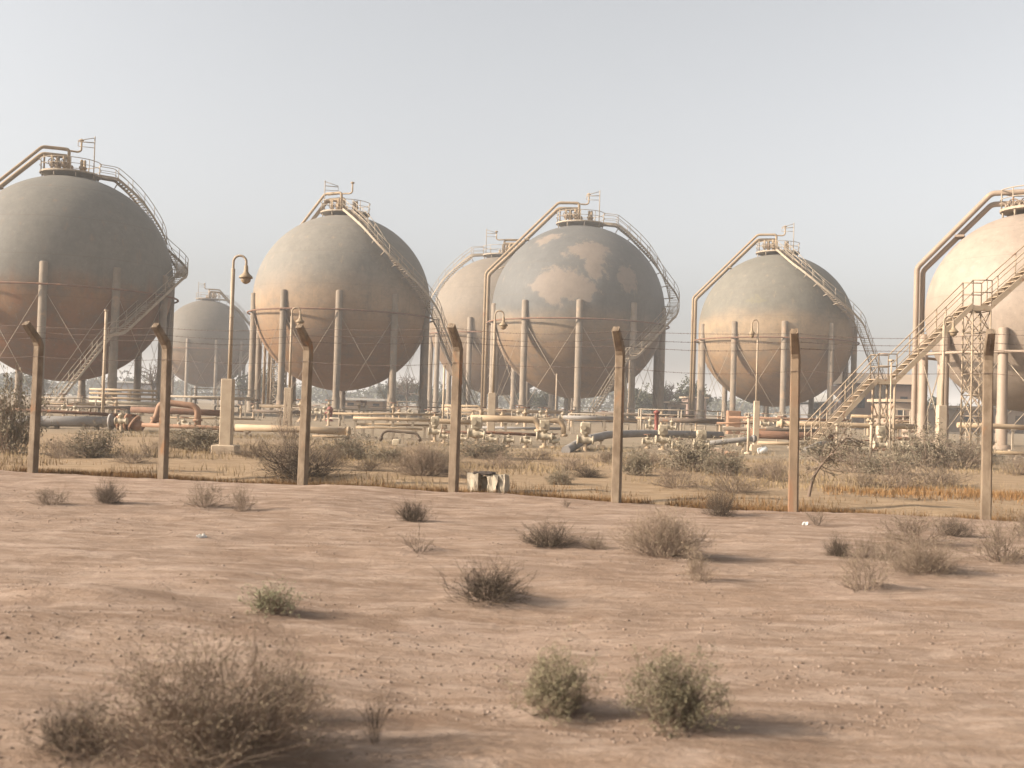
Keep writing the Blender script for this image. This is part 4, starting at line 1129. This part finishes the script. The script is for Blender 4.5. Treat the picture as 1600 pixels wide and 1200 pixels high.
SH = [
 ('big_dry', 320, 1183, 335, 168, 'largest dry brown bush sprawling in the near left corner'),
 ('dark', 115, 1165, 130, 75, 'dark twiggy bush left of the largest dry bush'),
 ('vee', 588, 1160, 62, 85, 'thin dry sprig just right of the largest dry bush'),
 ('dark', 445, 1120, 110, 75, 'dark brown bush behind the right side of the largest dry bush'),
 ('olive', 866, 1106, 120, 92, 'darker of the two round olive bushes in the foreground'),
 ('olive', 1053, 1134, 132, 102, 'yellower round olive bush, right one of the near pair'),
 ('dark', 762, 936, 125, 58, 'dark brown bush alone in the middle of the open ground'),
 ('pale', 425, 957, 78, 42, 'small pale green tuft alone on open ground'),
 ('vee', 655, 861, 68, 40, 'open V shaped twig bush above the dark middle bush'),
 ('dark', 643, 814, 56, 32, 'small dark bush above the V shaped twig bush'),
 ('dark', 860, 846, 92, 38, 'low dark bush left of the wide brown bush'),
 ('dry', 930, 858, 46, 26, 'small brown tuft between two wider bushes'),
 ('big_dry', 1035, 866, 122, 68, 'wide brown bush in front of the fifth fence post'),
 ('dry', 1090, 908, 58, 50, 'round brown bush casting a thin shadow below the wide brown bush'),
 ('dark', 1127, 806, 58, 40, 'dark round bush left of the sixth fence post'),
 ('vee', 1276, 821, 40, 25, 'tiny bush with white scrap just right of the sixth post'),
 ('dry', 1430, 848, 110, 46, 'wide brown bush at the back of the right cluster'),
 ('dark', 1309, 869, 38, 32, 'dark tuft at the left end of the right cluster'),
 ('dry', 1352, 870, 52, 32, 'small brown tuft second in the right cluster'),
 ('dry', 1388, 876, 50, 36, 'dim grey tuft in the middle of the right cluster'),
 ('big_dry', 1440, 890, 100, 46, 'front brown bush of the right cluster'),
 ('dry', 1350, 920, 78, 62, 'pale brown bush lowest in the right cluster'),
 ('dark', 1494, 838, 50, 28, 'dark low tuft near the foot of the nearest post'),
 ('dry', 1565, 874, 84, 62, 'dark based bush below the nearest fence post'),
 ('dry', 1598, 838, 40, 36, 'dry bush cut by the right picture edge'),
 ('dry', 80, 789, 52, 25, 'faint brown tuft below the first fence post'),
 ('dark', 168, 786, 42, 34, 'dark tuft between first and second posts'),
 ('dry', 318, 791, 54, 38, 'brown tuft right of the second post'),
 ('vee', 337, 769, 22, 18, 'tiny twig tuft behind the brown tuft right of the second post'),
 ('dry', 378, 798, 42, 38, 'brown funnel shaped tuft below the tall lamp'),
 ('vee', 885, 793, 22, 14, 'tiny tuft left of the fifth fence post'),
 # beyond the fence
 ('grey', 15, 708, 78, 95, 'tall dark green bush left of the first fence post'),
 ('grey', 148, 714, 78, 46, 'rounded grey green bush between first and second posts'),
 ('dry', 240, 714, 44, 30, 'low brown bush just left of the second post'),
 ('grey', 312, 704, 84, 40, 'dark green bush just left of the lamp pedestal'),
 ('dark', 468, 756, 130, 62, 'dark bush smothering the foot of the third post'),
 ('dry', 452, 745, 66, 105, 'tall grey twiggy bush left of the third post'),
 ('dry', 405, 715, 70, 32, 'brown bush right of the lamp pedestal'),
 ('grey', 545, 716, 78, 40, 'green topped bush right of the third post'),
 ('dry', 512, 728, 60, 36, 'brown bush in front of the green topped bush'),
 ('grey', 607, 722, 66, 28, 'low grey green bush between third and fourth posts'),
 ('big_dry', 660, 757, 92, 58, 'wide brown bush left of the fourth post'),
 ('grey', 690, 722, 50, 26, 'small grey green bush left behind the fourth post'),
 ('grey', 752, 716, 92, 32, 'long low green bush right of the fourth post'),
 ('dry', 775, 732, 80, 30, 'brown bush behind the broken masonry'),
 ('vee', 820, 726, 26, 20, 'small twig tuft right of the broken masonry'),
 ('dry', 893, 734, 62, 26, 'brown bush left of the fifth post by the grey pipe'),
 ('grey', 875, 757, 38, 30, 'yellow green clump left of the fifth post'),
 ('dark', 918, 746, 46, 20, 'low dark clump just left of the fifth post'),
 ('grey', 992, 742, 58, 44, 'grey green bush just right of the fifth post'),
 ('grey', 1085, 736, 105, 55, 'large green bush under the white box valves'),
 ('dry', 1060, 762, 90, 40, 'brown bush in front of the large green bush'),
 ('dry', 1145, 768, 90, 46, 'pale brown bush right of the large green bush'),
 ('dry', 1183, 748, 42, 30, 'brown bush left of the orange stained post'),
 ('grey', 1305, 722, 105, 42, 'dark green bush at the foot of the free staircase'),
 ('dry', 1348, 760, 52, 28, 'grey brown bush right of the sapling'),
 ('dry', 1405, 762, 92, 48, 'wide grey brown bush below the stair legs'),
 ('grey', 1440, 728, 84, 62, 'tall green bush before the feet of the cream tank pipes'),
 ('dry', 1505, 733, 78, 50, 'brown bush below the lattice stair tower'),
 ('dry', 1592, 742, 60, 36, 'brown bush right of the nearest post behind the fence'),
 ('dry', 1015, 728, 60, 34, 'dun bush under the pale actuator box right of the fifth post'),
 ('grey', 1130, 742, 70, 40, 'dull green bush touching the right side of the large green bush'),
 ('dry', 1215, 752, 60, 44, 'dun bush hard against the left of the orange stained post'),
 ('dry', 1330, 738, 80, 40, 'dun bush in front of the dark green bush at the staircase foot'),
 ('grey', 1385, 742, 70, 36, 'dull green bush between the stair legs and the wide grey brown bush'),
 ('dry', 1465, 758, 84, 46, 'dun bush left of the nearest post behind the weeds'),
 ('grey', 1530, 725, 54, 34, 'dull green bush behind the nearest post'),
 ('dry', 945, 722, 50, 22, 'low dun tuft behind the fifth post by the grey pipe'),
 ('dry', 838, 718, 60, 18, 'low dun tuft below the cream elbows'),
 ('dry', 205, 722, 60, 26, 'low dun tuft right of the rounded grey green bush'),
 ('dry', 575, 736, 70, 24, 'low dun tuft right of the third post by the green topped bush'),
 ('grey', 275, 700, 46, 24, 'dull green clump just right of the second post'),
 ('dry', 95, 716, 50, 30, 'dun bush just right of the first post'),
 ('dry', 735, 748, 60, 22, 'low dun tuft behind the white masonry'),
 ('dry', 700, 742, 40, 24, 'small brown bush just left of the fourth post foot'),
]
for s in SH: shrub(*s)

# leaning sapling by the sixth post
p = gpt(1263, 776); k = p.y / F
sp = thing('sapling', p, 'leaning dark stemmed sapling right of the orange stained post', 'sapling', 'desert shrubs')
rnd = random.Random(5); lines, tips = [], []
stem = [Vector(v) * k for v in ((0, 0, -6), (4, 0, 18), (10, 2, 34), (22, 4, 52), (44, 4, 78), (62, 2, 98))]
lines.append((catmull(stem, 4), .034, .012))
for i in range(40):
    f = rnd.uniform(.5, 1) * (len(stem) - 1); j = min(int(f), len(stem) - 2); q = stem[j].lerp(stem[j + 1], f - j)
    grow(rnd, q, Vector((rnd.gauss(.25, .7), rnd.gauss(0, .7), rnd.gauss(.15, .6))).normalized(), rnd.uniform(.25, .5), .009, 1, lines, tips, .02, .18, (4,))
c_, f_ = polylines_mesh(lines, 4); tri_mesh('trunk', c_, f_, M['twig'], sp, 4)
c_, f_ = leaf_quads([rnd.choice(tips) + Vector((rnd.gauss(0, .03), rnd.gauss(0, .03), rnd.gauss(0, .03))) for _ in range(1500)], rnd, .02, .045); tri_mesh('crown', c_, f_, M['leaf_grey'], sp, 4)

# far trees
def tree_proto(seed, h, w, leaves, ls, tall=False):
    rnd = random.Random(seed); lines, tips = [], []
    tr = [Vector((0, 0, -.3)), Vector((rnd.uniform(-.1, .1), 0, h * .2)), Vector((rnd.uniform(-.2, .2), rnd.uniform(-.2, .2), h * .42))]
    lines.append((tr, h * .03, h * .02))
    for i in range(16):
        az = rnd.uniform(0, 6.28); el = R_(rnd.uniform(15, 80))
        d = Vector((math.cos(az) * math.cos(el), math.sin(az) * math.cos(el), math.sin(el)))
        grow(rnd, tr[1].lerp(tr[2], rnd.random()), d, (h * .5 if el > .8 else w * .5) * rnd.uniform(.6, 1.05), h * .012, 2, lines, tips, .03, .15, (3, 4))
    pts = []
    for _ in range(leaves):
        t = rnd.choice(tips); pts.append(t + Vector((rnd.gauss(0, .3), rnd.gauss(0, .3), rnd.gauss(0, .22))))
    return polylines_mesh(lines, 4), leaf_quads(pts, rnd, ls * .6, ls * 1.3, .6) if leaves else None
TP = []
for sd, h, w, n, ls in ((1, 5, 5.5, 2600, .42), (2, 6, 5, 2400, .42), (3, 4, 6.5, 2600, .42), (4, 6.5, 4.5, 0, .4)):
    t_, l_ = tree_proto(sd, h, w, n, ls)
    root = thing('far_tree', (0, 0, 0), '', 'tree', 'hazy trees beyond the tank yard')
    tri_mesh('trunk', t_[0], t_[1], M['bark'], root, 4)
    if l_: tri_mesh('crown', l_[0], l_[1], M['leaf_far'], root, 4)
    TP.append([root, False])
def far_tree(i, px, Y, s, label):
    p = at(px, 640, Y); loc = (p.x, p.y, 0); rz = random.uniform(0, 6.28)
    if not TP[i][1]:
        o = TP[i][0]; o.location = loc; o.rotation_euler = (0, 0, rz); o.scale = (s, s, s); o['label'] = label; TP[i][1] = True
    else: dup(TP[i][0], loc, rz, label, (s, s, s))
G1 = 'hazy trees in the gap between diagonal stair tank and half hidden tank'
for i, px, Y, s in ((0, 606, 260, 1.0), (1, 622, 240, .95), (2, 636, 270, 1.2), (0, 652, 250, 1.05), (2, 676, 290, 1.0), (1, 690, 250, .7), (0, 700, 300, 1.0)):
    far_tree(i, px, Y, s, 'hazy dark tree in the treeline between diagonal stair tank and half hidden tank')
for i, px, Y, s in ((0, 820, 240, 1.0), (2, 838, 260, 1.0), (1, 850, 230, .8)):
    far_tree(i, px, Y, s, 'hazy tree seen beneath the patched tank')
for i, px, Y, s in ((0, 1002, 230, 1.1), (2, 1018, 250, 1.15), (1, 1034, 220, 1.0)):
    far_tree(i, px, Y, s, 'hazy tree behind the right leg of the patched tank')
for i, px, Y, s in ((2, 1052, 280, .9), (0, 1066, 300, 1.1), (1, 1079, 230, 1.35), (1, 1088, 240, 1.2)):
    far_tree(i, px, Y, s, 'hazy tree in the gap left of the smaller grey tank')
for i, px, Y, s in ((0, 398, 220, 1.2), (1, 412, 210, 1.1), (2, 424, 230, 1.0)):
    far_tree(i, px, Y, s, 'hazy dark tree between the small far tank and diagonal stair tank')
far_tree(3, 238, 170, 1.35, 'bare hazy tree seen between two legs of the leftmost tank')
far_tree(3, 636, 200, 1.35, 'bare hazy tree rising above the treeline')
far_tree(3, 1040, 190, 1.3, 'bare branched hazy tree right of the patched tank')
for i, px, Y, s in ((0, 1310, 200, .9), (2, 1420, 220, 1.2), (0, 1455, 200, 1.0), (2, 190, 300, 1.0), (0, 215, 280, 1.0), (2, 20, 260, 1.1), (0, 60, 240, 1.0)):
    far_tree(i, px, Y, s, {1310: 'hazy tree right of the smaller grey tank', 1420: 'hazy tree behind the brown hall', 1455: 'hazy tree left behind the cream tank', 190: 'far hazy tree behind the grey block', 215: 'far hazy tree right of the grey block', 20: 'far hazy tree at the left picture edge', 60: 'far hazy tree behind the leftmost tank stairs'}[px])

# far-off wood along the horizon, one mass
rt_ = np.random.RandomState(11); n_ = 42000
tx = rt_.uniform(-420, 420, n_); ty = rt_.uniform(400, 500, n_)
th = 3.0 + 6.5 * np.clip(vnoise(tx * .045, ty * .01, 71) + .45 + .5 * vnoise(tx * .16, ty * .03, 72), 0, 1.2)
tz = th * rt_.uniform(0, 1, n_) ** .8
tc_, tf_ = leaf_quads(list(zip(tx, ty, tz)), random.Random(9), .9, 2.2, .7)
tag(tri_mesh('far_wood', tc_, tf_, M['leaf_far'], nv=4), 'dim hazy line of trees along the far horizon', 'woodland', kind='stuff')
# ------------------------------------------------------------------ ground cover (stuff)
rs = np.random.RandomState(3)
def blades(n, fdfun, hmin, hmax, wid, name, mat, label, cat, clump=None, smin=-5, smax=20, lean=.5):
    s = rs.uniform(smin, smax, n); fd = fdfun(n)
    x = FA.x + FD.x * s + FN.x * fd; y = FA.y + FD.y * s + FN.y * fd
    if clump:
        m = vnoise(x * clump[0], y * clump[0] * 1.4, clump[2]) + .25 * vnoise(x * 3.1, y * 3.1, clump[2] + 1) > clump[1]
        x, y, s, fd = x[m], y[m], s[m], fd[m]; n = len(x)
    z = gz(x, y)
    h = rs.uniform(hmin, hmax, n); a = rs.uniform(0, 2 * np.pi, n); l = rs.uniform(0, lean, n) * h; b = rs.uniform(0, 2 * np.pi, n)
    w = wid * rs.uniform(.6, 1.4, n)
    p0 = np.stack([x - np.cos(a) * w, y - np.sin(a) * w, z - .01], 1); p1 = np.stack([x + np.cos(a) * w, y + np.sin(a) * w, z - .01], 1)
    p2 = np.stack([x + np.cos(b) * l, y + np.sin(b) * l, z + h], 1)
    co = np.stack([p0, p1, p2], 1).reshape(-1, 3)
    o = tri_mesh(name, co, np.arange(3 * n).reshape(-1, 3), mat)
    return tag(o, label, cat, kind='stuff')
blades(60000, lambda n: .25 + np.abs(rs.normal(0, .75, n)), .03, .15, .006, 'dry_weeds', M['weed'], 'rust orange dry weeds in a strip behind the fence posts', 'weeds', clump=(.8, -.12, 21))
blades(70000, lambda n: rs.uniform(1.0, 22, n) ** 1.0, .05, .20, .007, 'dry_grass', M['grass'], 'straw yellow dry grass between the fence and the pipes', 'grass', clump=(.35, .02, 31), smin=-12, smax=30)
blades(6000, lambda n: rs.normal(5.6, .8, n), .03, .14, .007, 'rusty_weeds', M['weed'], 'rust orange weed patch farther back near the nearest post', 'weeds', clump=(.6, -.1, 51), smin=14.5, smax=19)

def stones(n, region, smin, smax, name, label, cat='stones'):
    # low-poly irregular stones
    ico = np.array([(0, 0, 1), (.89, 0, .45), (.28, .85, .45), (-.72, .53, .45), (-.72, -.53, .45), (.28, -.85, .45), (.72, .53, -.45), (-.28, .85, -.45), (-.89, 0, -.45), (-.28, -.85, -.45), (.72, -.53, -.45), (0, 0, -1)])
    fc = np.array([(0, 1, 2), (0, 2, 3), (0, 3, 4), (0, 4, 5), (0, 5, 1), (1, 6, 2), (2, 7, 3), (3, 8, 4), (4, 9, 5), (5, 10, 1), (6, 7, 2), (7, 8, 3), (8, 9, 4), (9, 10, 5), (10, 6, 1), (11, 7, 6), (11, 8, 7), (11, 9, 8), (11, 10, 9), (11, 6, 10)])
    x, y = region(n); keep = vnoise(x * .7, y * .9, 41) + .5 * vnoise(x * 2.3, y * 2.6, 42) > .0
    x, y = x[keep], y[keep]; n = len(x); z = gz(x, y)
    s = smin * (smax / smin) ** (rs.uniform(0, 1, n) ** 2.2)
    sc = np.stack([s * rs.uniform(.8, 1.5, n), s * rs.uniform(.7, 1.2, n), s * rs.uniform(.4, .75, n)], 1)
    v = ico[None] * (1 + rs.uniform(-.25, .25, (n, 12, 1))) * sc[:, None, :]
    a = rs.uniform(0, 6.28, n); ca, sa = np.cos(a)[:, None], np.sin(a)[:, None]
    vx = v[..., 0] * ca - v[..., 1] * sa + x[:, None]; vy = v[..., 0] * sa + v[..., 1] * ca + y[:, None]; vz = v[..., 2] + (z + sc[:, 2] * .15)[:, None]
    co = np.stack([vx, vy, vz], 2).reshape(-1, 3)
    fa = (fc[None] + (np.arange(n) * 12)[:, None, None]).reshape(-1, 3)
    return tag(tri_mesh(name, co, fa, M['stone']), label, cat, kind='stuff')
def reg(n):
    y = 4.0 * (17 / 4.0) ** rs.uniform(0, 1, n) ; x = (rs.uniform(-.56, .56, n)) * y
    return x, y
stones(16000, reg, .004, .014, 'gravel', 'scattered small stones and clods on the open desert ground')

# ------------------------------------------------------------------ haze
q = MB(); q.box((0, (EXT - 300) / 2, 12.5), (2 * EXT + 60, EXT + 300 + 60, 29.0))
hz = q.build('haze', None) if False else None
me = bpy.data.meshes.new('haze'); me.from_pydata(q.v, [], q.f); me.update()
hz = bpy.data.objects.new('haze', me); COL.objects.link(hz); tag(hz, 'pale dusty haze lying over the whole plain', 'haze', kind='stuff')
hm = bpy.data.materials.new('haze_air'); hm.use_nodes = True; t = hm.node_tree; t.nodes.clear()
out = N(t, 'ShaderNodeOutputMaterial'); pv = N(t, 'ShaderNodeVolumePrincipled')
pv.inputs['Color'].default_value = (1.0, .975, .96, 1); pv.inputs['Density'].default_value = .00075; pv.inputs['Anisotropy'].default_value = 0.0
t.links.new(pv.outputs[0], out.inputs['Volume']); me.materials.append(hm)

# ------------------------------------------------------------------ light
SUN_EL, SUN_AZ = R_(25), R_(191)        # azimuth measured from +X, counter-clockwise: light comes from the left, slightly from the camera side
sd = Vector((math.cos(SUN_EL) * math.cos(SUN_AZ), math.cos(SUN_EL) * math.sin(SUN_AZ), math.sin(SUN_EL)))
L = bpy.data.lights.new('sun', 'SUN'); L.energy = 5.0; L.angle = R_(.6); L.color = (1.0, .86, .70)
lo = bpy.data.objects.new('sun', L); COL.objects.link(lo); lo.rotation_euler = sd.to_track_quat('Z', 'Y').to_euler()
w = bpy.data.worlds.new('World'); scene.world = w; w.use_nodes = True; t = w.node_tree
bg = t.nodes['Background']; sky = N(t, 'ShaderNodeTexSky', sky_type='NISHITA', sun_disc=False)
sky.sun_elevation = SUN_EL; sky.sun_rotation = math.pi / 2 - SUN_AZ
sky.air_density = 1.0; sky.dust_density = 4.2; sky.ozone_density = 1.0; sky.altitude = 0
hs = N(t, 'ShaderNodeHueSaturation'); hs.inputs['Saturation'].default_value = .16
t.links.new(sky.outputs[0], hs.inputs['Color']); t.links.new(hs.outputs[0], bg.inputs['Color']); bg.inputs['Strength'].default_value = .119

# ------------------------------------------------------------------ camera and render
cd = bpy.data.cameras.new('camera'); cam = bpy.data.objects.new('camera', cd); COL.objects.link(cam)
cd.sensor_width = 36; cd.lens = F / 1600 * 36; cd.clip_start = .05; cd.clip_end = 6000
Rm = Matrix((rt, up, -fw)).transposed()
cam.matrix_world = Matrix.Translation(CAM) @ Rm.to_4x4()
cd.dof.use_dof = True; cd.dof.focus_distance = 60; cd.dof.aperture_fstop = 2.8
scene.camera = cam
vs = scene.view_settings; vs.view_transform = 'Standard'; vs.look = 'None'; vs.exposure = 0.97; vs.gamma = 1
scene.cycles.use_denoising = True
scene.cycles.max_bounces = 6; scene.cycles.volume_bounces = 0
